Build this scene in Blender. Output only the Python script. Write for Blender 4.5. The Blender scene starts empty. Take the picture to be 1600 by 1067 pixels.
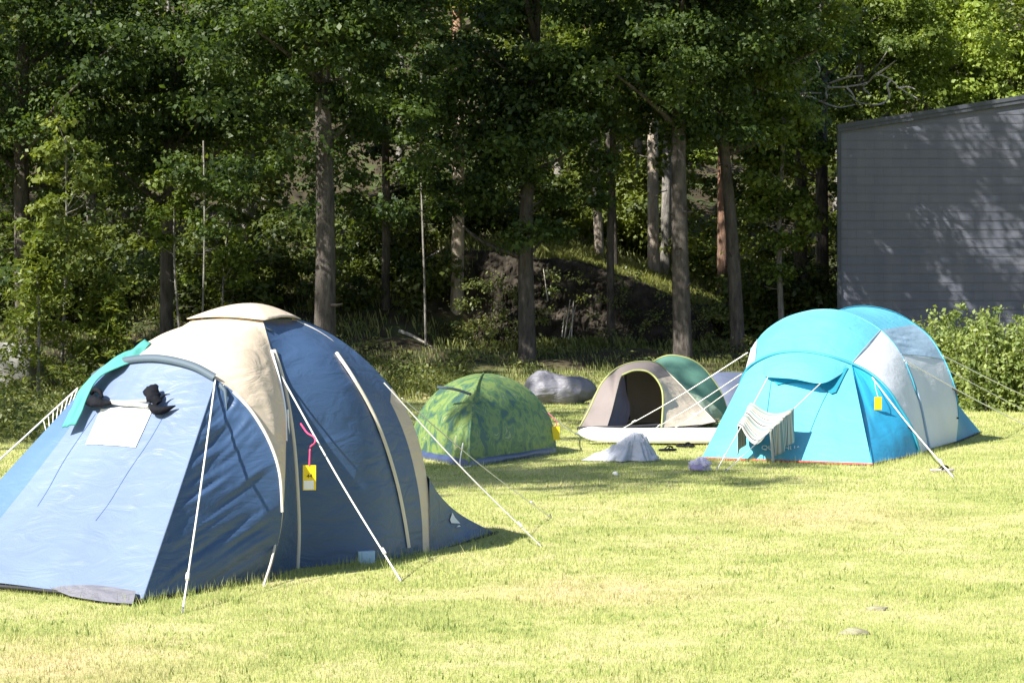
import bpy, math, random
import numpy as np
from mathutils import Vector, noise

# ---------------------------------------------------------------- scene / camera
scene = bpy.context.scene
COL = scene.collection
FPX, EYE, HOR = 3200.0, 1.65, 505.0       # focal length in px (of a 1600 px wide frame), eye height, horizon row

def I(px, py, d):
    return np.array(((px - 800) * d / FPX, d, EYE - (py - HOR) * d / FPX))

def G(px, py, z=0.0):
    d = FPX * (EYE - z) / (py - HOR)
    return np.array(((px - 800) * d / FPX, d, z))

def IL(pts):
    return [I(*p) for p in pts]

cam_data = bpy.data.cameras.new('camera')
cam = bpy.data.objects.new('camera', cam_data)
COL.objects.link(cam)
cam.location = (0, 0, EYE)
cam.rotation_euler = (math.radians(90), 0, 0)
cam_data.sensor_width = 36.0
cam_data.lens = 36.0 * FPX / 1600.0
cam_data.shift_y = -(533.5 - HOR) / 1600.0
cam_data.clip_start = 0.1
cam_data.clip_end = 800
scene.camera = cam

# ---------------------------------------------------------------- light
SUN_EL = math.radians(42)
SH = Vector((-0.78, -0.63, 0)).normalized()
SDIR = Vector((SH.x * math.cos(SUN_EL), SH.y * math.cos(SUN_EL), math.sin(SUN_EL)))
sd = bpy.data.lights.new('sun', 'SUN')
sd.energy = 5.0
sd.angle = math.radians(0.53)
sd.color = (1.0, 0.95, 0.86)
sun = bpy.data.objects.new('sun', sd)
COL.objects.link(sun)
sun.rotation_euler = SDIR.to_track_quat('Z', 'Y').to_euler()
world = bpy.data.worlds.new('World')
scene.world = world
world.use_nodes = True
wn = world.node_tree.nodes
wl = world.node_tree.links
wn.clear()
sky = wn.new('ShaderNodeTexSky')
sky.sky_type = 'NISHITA'
sky.sun_disc = False
sky.sun_elevation = SUN_EL
sky.sun_rotation = math.atan2(SH.x, SH.y)
bgn = wn.new('ShaderNodeBackground')
bgn.inputs['Strength'].default_value = 0.078
wout = wn.new('ShaderNodeOutputWorld')
wl.new(sky.outputs[0], bgn.inputs['Color'])
wl.new(bgn.outputs[0], wout.inputs['Surface'])
scene.view_settings.view_transform = 'Standard'
scene.view_settings.look = 'None'
scene.view_settings.exposure = 1.30
scene.view_settings.gamma = 1.0
scene.cycles.max_bounces = 6
scene.cycles.diffuse_bounces = 3
scene.cycles.transmission_bounces = 3
scene.cycles.use_denoising = True

# ---------------------------------------------------------------- materials
def nodes_of(name):
    m = bpy.data.materials.new(name)
    m.use_nodes = True
    return m, m.node_tree.nodes, m.node_tree.links, m.node_tree.nodes['Principled BSDF']

def ramp(nt, stops):
    r = nt.new('ShaderNodeValToRGB')
    e = r.color_ramp.elements
    while len(e) < len(stops):
        e.new(0.5)
    for i, (p, c) in enumerate(stops):
        e[i].position = p
        e[i].color = (c[0], c[1], c[2], 1)
    return r

def plain(name, col, rough=0.6, spec=0.4, var=0.12, scale=8.0, bump=0.0, bscale=40.0):
    m, n, l, b = nodes_of(name)
    tc = n.new('ShaderNodeTexCoord')
    nz = n.new('ShaderNodeTexNoise')
    nz.inputs['Scale'].default_value = scale
    nz.inputs['Detail'].default_value = 5
    l.new(tc.outputs['Object'], nz.inputs['Vector'])
    r = ramp(n, [(0.3, [c * (1 - var) for c in col]), (0.7, [min(1, c * (1 + var)) for c in col])])
    l.new(nz.outputs['Fac'], r.inputs['Fac'])
    l.new(r.outputs['Color'], b.inputs['Base Color'])
    b.inputs['Roughness'].default_value = rough
    b.inputs['Specular IOR Level'].default_value = spec
    if bump > 0:
        nb = n.new('ShaderNodeTexNoise')
        nb.inputs['Scale'].default_value = bscale
        nb.inputs['Detail'].default_value = 4
        l.new(tc.outputs['Object'], nb.inputs['Vector'])
        bp = n.new('ShaderNodeBump')
        bp.inputs['Strength'].default_value = bump
        bp.inputs['Distance'].default_value = 0.02
        l.new(nb.outputs['Fac'], bp.inputs['Height'])
        l.new(bp.outputs['Normal'], b.inputs['Normal'])
    return m

def fabric(name, col, trans=0.25, rough=0.42, spec=0.45, wrinkle=0.35, tcol=None, sheen=0.0):
    """thin coated tent cloth: crinkled, slightly glossy, lets some light through"""
    m, n, l, b = nodes_of(name)
    tc = n.new('ShaderNodeTexCoord')
    mp = n.new('ShaderNodeMapping')
    mp.inputs['Scale'].default_value = (1.0, 1.0, 2.6)
    mp.inputs['Rotation'].default_value = (0.5, 0.4, 0.3)
    l.new(tc.outputs['Object'], mp.inputs['Vector'])
    n1 = n.new('ShaderNodeTexNoise')
    n1.inputs['Scale'].default_value = 3.2
    n1.inputs['Detail'].default_value = 6
    n1.inputs['Distortion'].default_value = 1.2
    l.new(mp.outputs[0], n1.inputs['Vector'])
    n2 = n.new('ShaderNodeTexNoise')
    n2.inputs['Scale'].default_value = 1.3
    n2.inputs['Detail'].default_value = 3
    l.new(tc.outputs['Object'], n2.inputs['Vector'])
    r = ramp(n, [(0.3, [c * 0.88 for c in col]), (0.7, [min(1, c * 1.08) for c in col])])
    l.new(n2.outputs['Fac'], r.inputs['Fac'])
    l.new(r.outputs['Color'], b.inputs['Base Color'])
    b.inputs['Roughness'].default_value = rough
    b.inputs['Specular IOR Level'].default_value = spec
    bp = n.new('ShaderNodeBump')
    bp.inputs['Strength'].default_value = wrinkle
    bp.inputs['Distance'].default_value = 0.06
    l.new(n1.outputs['Fac'], bp.inputs['Height'])
    l.new(bp.outputs['Normal'], b.inputs['Normal'])
    if trans > 0:
        t = n.new('ShaderNodeBsdfTranslucent')
        t.inputs['Color'].default_value = (*(tcol or col), 1)
        mx = n.new('ShaderNodeMixShader')
        mx.inputs['Fac'].default_value = trans
        out = n['Material Output']
        l.new(b.outputs[0], mx.inputs[1])
        l.new(t.outputs[0], mx.inputs[2])
        l.new(mx.outputs[0], out.inputs['Surface'])
    return m

def leafmat(name, c0, c1, trans=0.4, tcol=None, rough=0.5):
    m, n, l, b = nodes_of(name)
    at = n.new('ShaderNodeAttribute')
    at.attribute_name = 'rnd'
    r = ramp(n, [(0.0, c0), (1.0, c1)])
    l.new(at.outputs['Fac'], r.inputs['Fac'])
    l.new(r.outputs['Color'], b.inputs['Base Color'])
    b.inputs['Roughness'].default_value = rough
    b.inputs['Specular IOR Level'].default_value = 0.35
    t = n.new('ShaderNodeBsdfTranslucent')
    mixc = n.new('ShaderNodeMixRGB')
    mixc.blend_type = 'MULTIPLY'
    mixc.inputs['Fac'].default_value = 1
    tc = tcol or (1.5, 1.45, 0.6)
    mixc.inputs['Color2'].default_value = (*tc, 1)
    l.new(r.outputs['Color'], mixc.inputs['Color1'])
    l.new(mixc.outputs['Color'], t.inputs['Color'])
    mx = n.new('ShaderNodeMixShader')
    mx.inputs['Fac'].default_value = trans
    l.new(b.outputs[0], mx.inputs[1])
    l.new(t.outputs[0], mx.inputs[2])
    l.new(mx.outputs[0], n['Material Output'].inputs['Surface'])
    return m

def bark(name, c0, c1, scale=7.0, top=None, ztop=(3.0, 7.0)):
    m, n, l, b = nodes_of(name)
    tc = n.new('ShaderNodeTexCoord')
    mp = n.new('ShaderNodeMapping')
    mp.inputs['Scale'].default_value = (1, 1, 0.25)
    l.new(tc.outputs['Object'], mp.inputs['Vector'])
    nz = n.new('ShaderNodeTexNoise')
    nz.inputs['Scale'].default_value = scale
    nz.inputs['Detail'].default_value = 8
    nz.inputs['Roughness'].default_value = 0.7
    l.new(mp.outputs[0], nz.inputs['Vector'])
    r = ramp(n, [(0.35, c0), (0.65, c1)])
    l.new(nz.outputs['Fac'], r.inputs['Fac'])
    src = r.outputs['Color']
    if top:
        sx = n.new('ShaderNodeSeparateXYZ')
        l.new(tc.outputs['Object'], sx.inputs[0])
        mr = n.new('ShaderNodeMapRange')
        mr.inputs['From Min'].default_value = ztop[0]
        mr.inputs['From Max'].default_value = ztop[1]
        l.new(sx.outputs['Z'], mr.inputs['Value'])
        mc = n.new('ShaderNodeMixRGB')
        mc.inputs['Color2'].default_value = (*top, 1)
        l.new(mr.outputs[0], mc.inputs['Fac'])
        l.new(src, mc.inputs['Color1'])
        src = mc.outputs['Color']
    l.new(src, b.inputs['Base Color'])
    b.inputs['Roughness'].default_value = 0.9
    bp = n.new('ShaderNodeBump')
    bp.inputs['Strength'].default_value = 1.0
    bp.inputs['Distance'].default_value = 0.12
    l.new(nz.outputs['Fac'], bp.inputs['Height'])
    l.new(bp.outputs['Normal'], b.inputs['Normal'])
    return m

M = {}
M['navy'] = fabric('navy_tent_cloth', (0.045, 0.088, 0.180), 0.10, 0.40, 0.5, 0.30)
M['paleblue'] = fabric('pale_blue_tent_cloth', (0.150, 0.205, 0.325), 0.10, 0.38, 0.5, 0.24)
M['midblue'] = fabric('mid_blue_tent_cloth', (0.092, 0.170, 0.315), 0.10, 0.38, 0.5, 0.20)
M['beige'] = fabric('beige_tent_cloth', (0.68, 0.575, 0.45), 0.22, 0.55, 0.3, 0.35, (0.75, 0.55, 0.35))
M['cream'] = fabric('cream_binding', (0.62, 0.56, 0.47), 0.0, 0.7, 0.2, 0.1)
M['darktrim'] = fabric('dark_grey_binding', (0.07, 0.10, 0.13), 0.0, 0.6, 0.3, 0.1)
M['turq'] = fabric('turquoise_tent_cloth', (0.130, 0.475, 0.62), 0.18, 0.42, 0.45, 0.32, (0.04, 0.5, 0.75))
M['turqdark'] = fabric('blue_tent_cloth', (0.03, 0.33, 0.57), 0.15, 0.45, 0.4, 0.18)
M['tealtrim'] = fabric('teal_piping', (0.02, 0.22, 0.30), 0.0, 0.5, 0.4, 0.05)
M['whitecloth'] = fabric('white_tent_cloth', (0.80, 0.82, 0.88), 0.30, 0.5, 0.3, 0.15)
M['meshgrey'] = fabric('blue_grey_mesh', (0.36, 0.50, 0.64), 0.3, 0.6, 0.3, 0.2)
M['window'] = plain('clear_window_film', (0.86, 0.88, 0.9), 0.25, 0.6, 0.03)
M['rope'] = plain('white_rope', (0.75, 0.74, 0.70), 0.8, 0.2, 0.1, 60)
M['peg'] = plain('steel_peg', (0.12, 0.12, 0.12), 0.5, 0.5, 0.1)
M['seamblue'] = plain('blue_thread', (0.10, 0.17, 0.32), 0.8, 0.2, 0.1)
M['tealtowel'] = fabric('teal_towel', (0.10, 0.37, 0.33), 0.2, 0.9, 0.1, 0.3)
M['yellow'] = plain('yellow_tag', (0.80, 0.58, 0.015), 0.5, 0.4, 0.08)
M['tagwhite'] = plain('white_sticker', (0.8, 0.8, 0.8), 0.5, 0.3, 0.03)
M['tagblack'] = plain('black_print', (0.03, 0.03, 0.03), 0.6, 0.3, 0.03)
M['pink'] = plain('pink_cord', (0.75, 0.06, 0.16), 0.6, 0.3, 0.05)
M['black'] = plain('black_neoprene', (0.006, 0.007, 0.011), 0.8, 0.15, 0.3, 14, 0.3)
M['greystrap'] = plain('grey_strap', (0.45, 0.45, 0.42), 0.7, 0.3, 0.2, 20)
M['boxblue'] = plain('pale_blue_plastic', (0.35, 0.52, 0.72), 0.4, 0.5, 0.05)
M['logowhite'] = plain('white_logo_print', (0.82, 0.82, 0.84), 0.6, 0.2, 0.02)
M['red'] = plain('red_hem', (0.55, 0.08, 0.08), 0.7, 0.2, 0.1)
M['shadedbeige'] = fabric('shaded_beige_tent_cloth', (0.215, 0.185, 0.178), 0.15, 0.6, 0.25, 0.2)  # the pop up's beige cloth with tree shade put into its colour
M['purplegrey'] = fabric('purple_grey_mesh', (0.20, 0.17, 0.21), 0.2, 0.7, 0.2, 0.2)
M['lime'] = plain('lime_piping', (0.30, 0.32, 0.12), 0.6, 0.3, 0.1)
M['inner'] = fabric('grey_inner_tent', (0.22, 0.21, 0.17), 0.15, 0.8, 0.1, 0.2)
M['dark'] = plain('dark_groundsheet', (0.025, 0.025, 0.03), 0.7, 0.3, 0.2)
M['teal2'] = fabric('teal_green_tent_cloth', (0.12, 0.26, 0.21), 0.35, 0.5, 0.3, 0.15)
M['palegreen'] = fabric('pale_green_mesh', (0.36, 0.46, 0.36), 0.3, 0.7, 0.2, 0.5)
M['slateblue'] = fabric('slate_blue_tent_cloth', (0.09, 0.11, 0.17), 0.1, 0.6, 0.3, 0.2)
M['board'] = plain('white_board', (0.80, 0.79, 0.78), 0.35, 0.5, 0.03)
M['boardside'] = plain('pale_grey_board_side', (0.76, 0.75, 0.74), 0.5, 0.4, 0.05)
M['greycloth'] = fabric('pale_grey_cloth', (0.60, 0.62, 0.68), 0.2, 0.9, 0.1, 0.7)
M['tarp'] = fabric('grey_tarpaulin', (0.165, 0.165, 0.195), 0.05, 0.5, 0.4, 0.8)
M['sheetblue'] = plain('blue_groundsheet', (0.045, 0.065, 0.15), 0.45, 0.45, 0.15)
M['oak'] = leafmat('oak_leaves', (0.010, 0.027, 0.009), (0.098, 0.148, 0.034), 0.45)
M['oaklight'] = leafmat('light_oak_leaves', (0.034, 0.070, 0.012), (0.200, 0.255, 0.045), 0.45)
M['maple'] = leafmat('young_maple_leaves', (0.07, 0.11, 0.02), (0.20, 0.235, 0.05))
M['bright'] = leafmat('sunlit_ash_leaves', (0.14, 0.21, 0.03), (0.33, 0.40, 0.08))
M['spruce'] = leafmat('spruce_needles', (0.012, 0.028, 0.011), (0.045, 0.072, 0.022), 0.2)
M['wood'] = leafmat('far_wood_leaves', (0.016, 0.034, 0.008), (0.150, 0.185, 0.038), 0.42)
M['shrub'] = leafmat('shrub_leaves', (0.08, 0.13, 0.03), (0.33, 0.39, 0.13), 0.38)
M['under'] = leafmat('undergrowth_leaves', (0.03, 0.06, 0.014), (0.22, 0.235, 0.075), 0.35)
M['barkoak'] = bark('oak_bark', (0.026, 0.022, 0.019), (0.125, 0.106, 0.09))
M['barkpine'] = bark('pine_bark', (0.19, 0.155, 0.125), (0.48, 0.41, 0.34), 6, (0.42, 0.22, 0.12), (5.0, 9.0))
M['barkred'] = bark('red_pine_bark', (0.12, 0.075, 0.055), (0.30, 0.18, 0.125), 6, (0.34, 0.17, 0.10), (2.0, 6.0))
M['barkgrey'] = bark('grey_bark', (0.12, 0.11, 0.10), (0.32, 0.30, 0.27), 9)
M['deadwood'] = bark('dead_wood', (0.30, 0.275, 0.24), (0.58, 0.54, 0.48), 9)

def grassmat(name, ground):
    m, n, l, b = nodes_of(name)
    geo = n.new('ShaderNodeNewGeometry')
    n1 = n.new('ShaderNodeTexNoise')
    n1.inputs['Scale'].default_value = 0.75
    n1.inputs['Detail'].default_value = 6
    n1.inputs['Roughness'].default_value = 0.72
    l.new(geo.outputs['Position'], n1.inputs['Vector'])
    n2 = n.new('ShaderNodeTexNoise')
    n2.inputs['Scale'].default_value = 5.0
    n2.inputs['Detail'].default_value = 4
    l.new(geo.outputs['Position'], n2.inputs['Vector'])
    add = n.new('ShaderNodeMath')
    add.operation = 'MULTIPLY_ADD'
    add.inputs[1].default_value = 0.45
    l.new(n2.outputs['Fac'], add.inputs[0])
    l.new(n1.outputs['Fac'], add.inputs[2])
    if not ground:
        at = n.new('ShaderNodeAttribute')
        at.attribute_name = 'rnd'
        a2 = n.new('ShaderNodeMath')
        a2.operation = 'MULTIPLY_ADD'
        a2.inputs[1].default_value = 0.5
        l.new(at.outputs['Fac'], a2.inputs[0])
        l.new(add.outputs[0], a2.inputs[2])
        r = ramp(n, [(0.60, (0.17, 0.245, 0.066)), (0.82, (0.375, 0.425, 0.135)), (1.0, (0.50, 0.50, 0.205)), (1.22, (0.62, 0.55, 0.33))])
        r.color_ramp.elements[3].position = 1.0
        r.color_ramp.elements[2].position = 0.86
        r.color_ramp.elements[1].position = 0.68
        r.color_ramp.elements[0].position = 0.42
        mm = n.new('ShaderNodeMath')
        mm.operation = 'MULTIPLY_ADD'
        mm.inputs[1].default_value = 0.72
        mm.inputs[2].default_value = 0.0
        l.new(a2.outputs[0], mm.inputs[0])
        l.new(mm.outputs[0], r.inputs['Fac'])
    else:
        r = ramp(n, [(0.45, (0.20, 0.225, 0.06)), (0.68, (0.32, 0.33, 0.115)), (0.85, (0.41, 0.37, 0.19))])
        l.new(add.outputs[0], r.inputs['Fac'])
    # worn dry patches
    wear = None
    for (wx, wy, wr_) in ((-2.35, 9.7, 1.3), (0.6, 12.6, 1.0), (2.6, 17.5, 1.5)):
        vd = n.new('ShaderNodeVectorMath')
        vd.operation = 'DISTANCE'
        vd.inputs[1].default_value = (wx, wy, 0)
        l.new(geo.outputs['Position'], vd.inputs[0])
        mw = n.new('ShaderNodeMapRange')
        mw.inputs['From Min'].default_value = wr_
        mw.inputs['From Max'].default_value = 0.1
        l.new(vd.outputs['Value'], mw.inputs['Value'])
        if wear is None:
            wear = mw.outputs[0]
        else:
            mm_ = n.new('ShaderNodeMath')
            mm_.operation = 'MAXIMUM'
            l.new(wear, mm_.inputs[0])
            l.new(mw.outputs[0], mm_.inputs[1])
            wear = mm_.outputs[0]
    wn_ = n.new('ShaderNodeMath')
    wn_.operation = 'MULTIPLY'
    l.new(wear, wn_.inputs[0])
    l.new(n2.outputs['Fac'], wn_.inputs[1])
    wcol = n.new('ShaderNodeMixRGB')
    wcol.inputs['Color2'].default_value = (0.52, 0.40, 0.24, 1)
    l.new(wn_.outputs[0], wcol.inputs['Fac'])
    l.new(r.outputs['Color'], wcol.inputs['Color1'])
    r = wcol
    l.new(r.outputs['Color'], b.inputs['Base Color'])
    b.inputs['Roughness'].default_value = 0.7
    b.inputs['Specular IOR Level'].default_value = 0.25
    if not ground:
        t = n.new('ShaderNodeBsdfTranslucent')
        l.new(r.outputs['Color'], t.inputs['Color'])
        mx = n.new('ShaderNodeMixShader')
        mx.inputs['Fac'].default_value = 0.3
        l.new(b.outputs[0], mx.inputs[1])
        l.new(t.outputs[0], mx.inputs[2])
        l.new(mx.outputs[0], n['Material Output'].inputs['Surface'])
    return m

M['grass'] = grassmat('grass_blades', False)

def groundmat():
    m = grassmat('ground_lawn_to_forest_floor', True)
    n, l = m.node_tree.nodes, m.node_tree.links
    b = n['Principled BSDF']
    lawn = b.inputs['Base Color'].links[0].from_socket
    geo = n.new('ShaderNodeNewGeometry')
    sx = n.new('ShaderNodeSeparateXYZ')
    l.new(geo.outputs['Position'], sx.inputs[0])
    nz = n.new('ShaderNodeTexNoise')
    nz.inputs['Scale'].default_value = 0.7
    nz.inputs['Detail'].default_value = 6
    l.new(geo.outputs['Position'], nz.inputs['Vector'])
    ad = n.new('ShaderNodeMath')
    ad.operation = 'MULTIPLY_ADD'
    ad.inputs[1].default_value = 8
    l.new(nz.outputs['Fac'], ad.inputs[0])
    l.new(sx.outputs['Y'], ad.inputs[2])
    mr = n.new('ShaderNodeMapRange')
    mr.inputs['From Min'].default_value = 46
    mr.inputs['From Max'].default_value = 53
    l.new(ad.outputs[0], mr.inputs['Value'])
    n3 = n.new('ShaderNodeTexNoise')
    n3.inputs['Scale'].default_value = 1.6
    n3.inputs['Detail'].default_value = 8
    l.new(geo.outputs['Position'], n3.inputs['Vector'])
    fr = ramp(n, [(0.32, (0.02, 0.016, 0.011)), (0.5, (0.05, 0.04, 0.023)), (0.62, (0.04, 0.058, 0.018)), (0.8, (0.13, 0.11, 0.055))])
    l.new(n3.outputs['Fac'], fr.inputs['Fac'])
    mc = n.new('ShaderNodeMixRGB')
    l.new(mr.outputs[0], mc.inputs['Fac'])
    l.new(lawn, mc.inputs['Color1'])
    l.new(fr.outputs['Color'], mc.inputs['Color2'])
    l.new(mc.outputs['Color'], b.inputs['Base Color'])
    b.inputs['Roughness'].default_value = 0.95
    bp = n.new('ShaderNodeBump')
    bp.inputs['Distance'].default_value = 0.05
    bp.inputs['Strength'].default_value = 0.6
    l.new(n3.outputs['Fac'], bp.inputs['Height'])
    l.new(bp.outputs['Normal'], b.inputs['Normal'])
    return m

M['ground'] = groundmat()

def camomat(name, cols):
    m, n, l, b = nodes_of(name)
    tc = n.new('ShaderNodeTexCoord')
    n0 = n.new('ShaderNodeTexNoise')
    n0.inputs['Scale'].default_value = 6
    n0.inputs['Detail'].default_value = 4
    l.new(tc.outputs['Object'], n0.inputs['Vector'])
    mp = n.new('ShaderNodeMapping')
    mp.inputs['Scale'].default_value = (1, 1, 1.25)
    l.new(tc.outputs['Object'], mp.inputs['Vector'])
    n1 = n.new('ShaderNodeTexNoise')
    n1.inputs['Scale'].default_value = 4.6
    n1.inputs['Detail'].default_value = 3.0
    n1.inputs['Distortion'].default_value = 0.8
    l.new(mp.outputs[0], n1.inputs['Vector'])
    r = ramp(n, [(0.0, cols[0]), (0.40, cols[1]), (0.50, cols[2]), (0.60, cols[3]), (0.68, cols[4])])
    r.color_ramp.interpolation = 'CONSTANT'
    l.new(n1.outputs['Fac'], r.inputs['Fac'])
    l.new(r.outputs['Color'], b.inputs['Base Color'])
    b.inputs['Roughness'].default_value = 0.55
    t = n.new('ShaderNodeBsdfTranslucent')
    l.new(r.outputs['Color'], t.inputs['Color'])
    mx = n.new('ShaderNodeMixShader')
    mx.inputs['Fac'].default_value = 0.3
    l.new(b.outputs[0], mx.inputs[1])
    l.new(t.outputs[0], mx.inputs[2])
    l.new(mx.outputs[0], n['Material Output'].inputs['Surface'])
    bp = n.new('ShaderNodeBump')
    bp.inputs['Strength'].default_value = 0.25
    bp.inputs['Distance'].default_value = 0.04
    l.new(n0.outputs['Fac'], bp.inputs['Height'])
    l.new(bp.outputs['Normal'], b.inputs['Normal'])
    return m

M['camo'] = camomat('green_leaf_camouflage_cloth', [(0.06, 0.13, 0.11), (0.115, 0.21, 0.085), (0.21, 0.30, 0.09), (0.125, 0.22, 0.11), (0.34, 0.38, 0.18)])
M['patterncloth'] = camomat('white_violet_print_cloth', [(0.5, 0.42, 0.7), (0.75, 0.72, 0.85), (0.7, 0.66, 0.82), (0.85, 0.84, 0.86), (0.2, 0.18, 0.3)])

def stripemat():
    m, n, l, b = nodes_of('striped_towel')
    uv = n.new('ShaderNodeUVMap')
    sx = n.new('ShaderNodeSeparateXYZ')
    l.new(uv.outputs[0], sx.inputs[0])
    ml = n.new('ShaderNodeMath')
    ml.operation = 'MULTIPLY'
    ml.inputs[1].default_value = 2.1
    l.new(sx.outputs['X'], ml.inputs[0])
    fr = n.new('ShaderNodeMath')
    fr.operation = 'FRACT'
    l.new(ml.outputs[0], fr.inputs[0])
    W, K, S, T = (0.46, 0.46, 0.41), (0.02, 0.03, 0.05), (0.22, 0.29, 0.27), (0.34, 0.29, 0.19)
    r = ramp(n, [(0.0, W), (0.17, K), (0.23, W), (0.36, S), (0.47, W), (0.55, K), (0.58, W), (0.68, T), (0.74, W), (0.84, S)])
    r.color_ramp.interpolation = 'CONSTANT'
    l.new(fr.outputs[0], r.inputs['Fac'])
    l.new(r.outputs['Color'], b.inputs['Base Color'])
    b.inputs['Roughness'].default_value = 0.95
    t = n.new('ShaderNodeBsdfTranslucent')
    l.new(r.outputs['Color'], t.inputs['Color'])
    mx = n.new('ShaderNodeMixShader')
    mx.inputs['Fac'].default_value = 0.15
    l.new(b.outputs[0], mx.inputs[1])
    l.new(t.outputs[0], mx.inputs[2])
    l.new(mx.outputs[0], n['Material Output'].inputs['Surface'])
    return m

M['stripe'] = stripemat()

def slatemat():
    m, n, l, b = nodes_of('dark_slate_cladding')
    geo = n.new('ShaderNodeNewGeometry')
    sx = n.new('ShaderNodeSeparateXYZ')
    l.new(geo.outputs['Position'], sx.inputs[0])
    cb = n.new('ShaderNodeCombineXYZ')
    l.new(sx.outputs['X'], cb.inputs['X'])
    l.new(sx.outputs['Z'], cb.inputs['Y'])
    br = n.new('ShaderNodeTexBrick')
    br.inputs['Color1'].default_value = (0.088, 0.098, 0.130, 1)
    br.inputs['Color2'].default_value = (0.102, 0.109, 0.138, 1)
    br.inputs['Mortar'].default_value = (0.080, 0.081, 0.096, 1)
    br.inputs['Scale'].default_value = 1.0
    br.inputs['Mortar Size'].default_value = 0.006
    br.inputs['Brick Width'].default_value = 0.46
    br.inputs['Row Height'].default_value = 0.225
    l.new(cb.outputs[0], br.inputs['Vector'])
    nz = n.new('ShaderNodeTexNoise')
    nz.inputs['Scale'].default_value = 1.6
    nz.inputs['Detail'].default_value = 7
    mp = n.new('ShaderNodeMapping')
    mp.inputs['Scale'].default_value = (1.6, 1, 0.35)
    l.new(geo.outputs['Position'], mp.inputs['Vector'])
    l.new(mp.outputs[0], nz.inputs['Vector'])
    mx = n.new('ShaderNodeMixRGB')
    mx.blend_type = 'MULTIPLY'
    mx.inputs['Fac'].default_value = 0.5
    r = ramp(n, [(0.3, (0.6, 0.6, 0.65)), (0.7, (1.1, 1.05, 1.0))])
    l.new(nz.outputs['Fac'], r.inputs['Fac'])
    l.new(br.outputs['Color'], mx.inputs['Color1'])
    l.new(r.outputs['Color'], mx.inputs['Color2'])
    l.new(mx.outputs['Color'], b.inputs['Base Color'])
    b.inputs['Roughness'].default_value = 0.65
    return m

M['slate'] = slatemat()
M['roofedge'] = plain('dark_grey_metal_fascia', (0.05, 0.056, 0.07), 0.6, 0.3, 0.1)
M['rock'] = plain('dark_rock', (0.034, 0.029, 0.023), 0.95, 0.1, 0.8, 2.2, 1.0, 5.0)
M['palestone'] = plain('pale_stone', (0.24, 0.225, 0.15), 0.9, 0.2, 0.3, 14, 0.5, 25)
M['stone'] = plain('grey_stone', (0.36, 0.34, 0.32), 0.9, 0.2, 0.25, 12, 0.5, 25)
M['boulder'] = plain('grey_boulder', (0.16, 0.16, 0.15), 0.95, 0.2, 0.4, 3, 0.6, 9)

# ---------------------------------------------------------------- mesh helpers
ORG = {}

def org(o):
    return ORG.get(o.name, np.zeros(3)) if o is not None else np.zeros(3)

def tag(o, label=None, cat=None, group=None, kind=None):
    if label:
        o['label'] = label
    if cat:
        o['category'] = cat
    if group:
        o['group'] = group
    if kind:
        o['kind'] = kind
    return o

def empty(name, loc, label, cat, group=None):
    o = bpy.data.objects.new(name, None)
    COL.objects.link(o)
    o.location = tuple(float(v) for v in loc)
    o.empty_display_size = 0.2
    ORG[o.name] = np.array(loc, float)
    return tag(o, label, cat, group)

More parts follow.
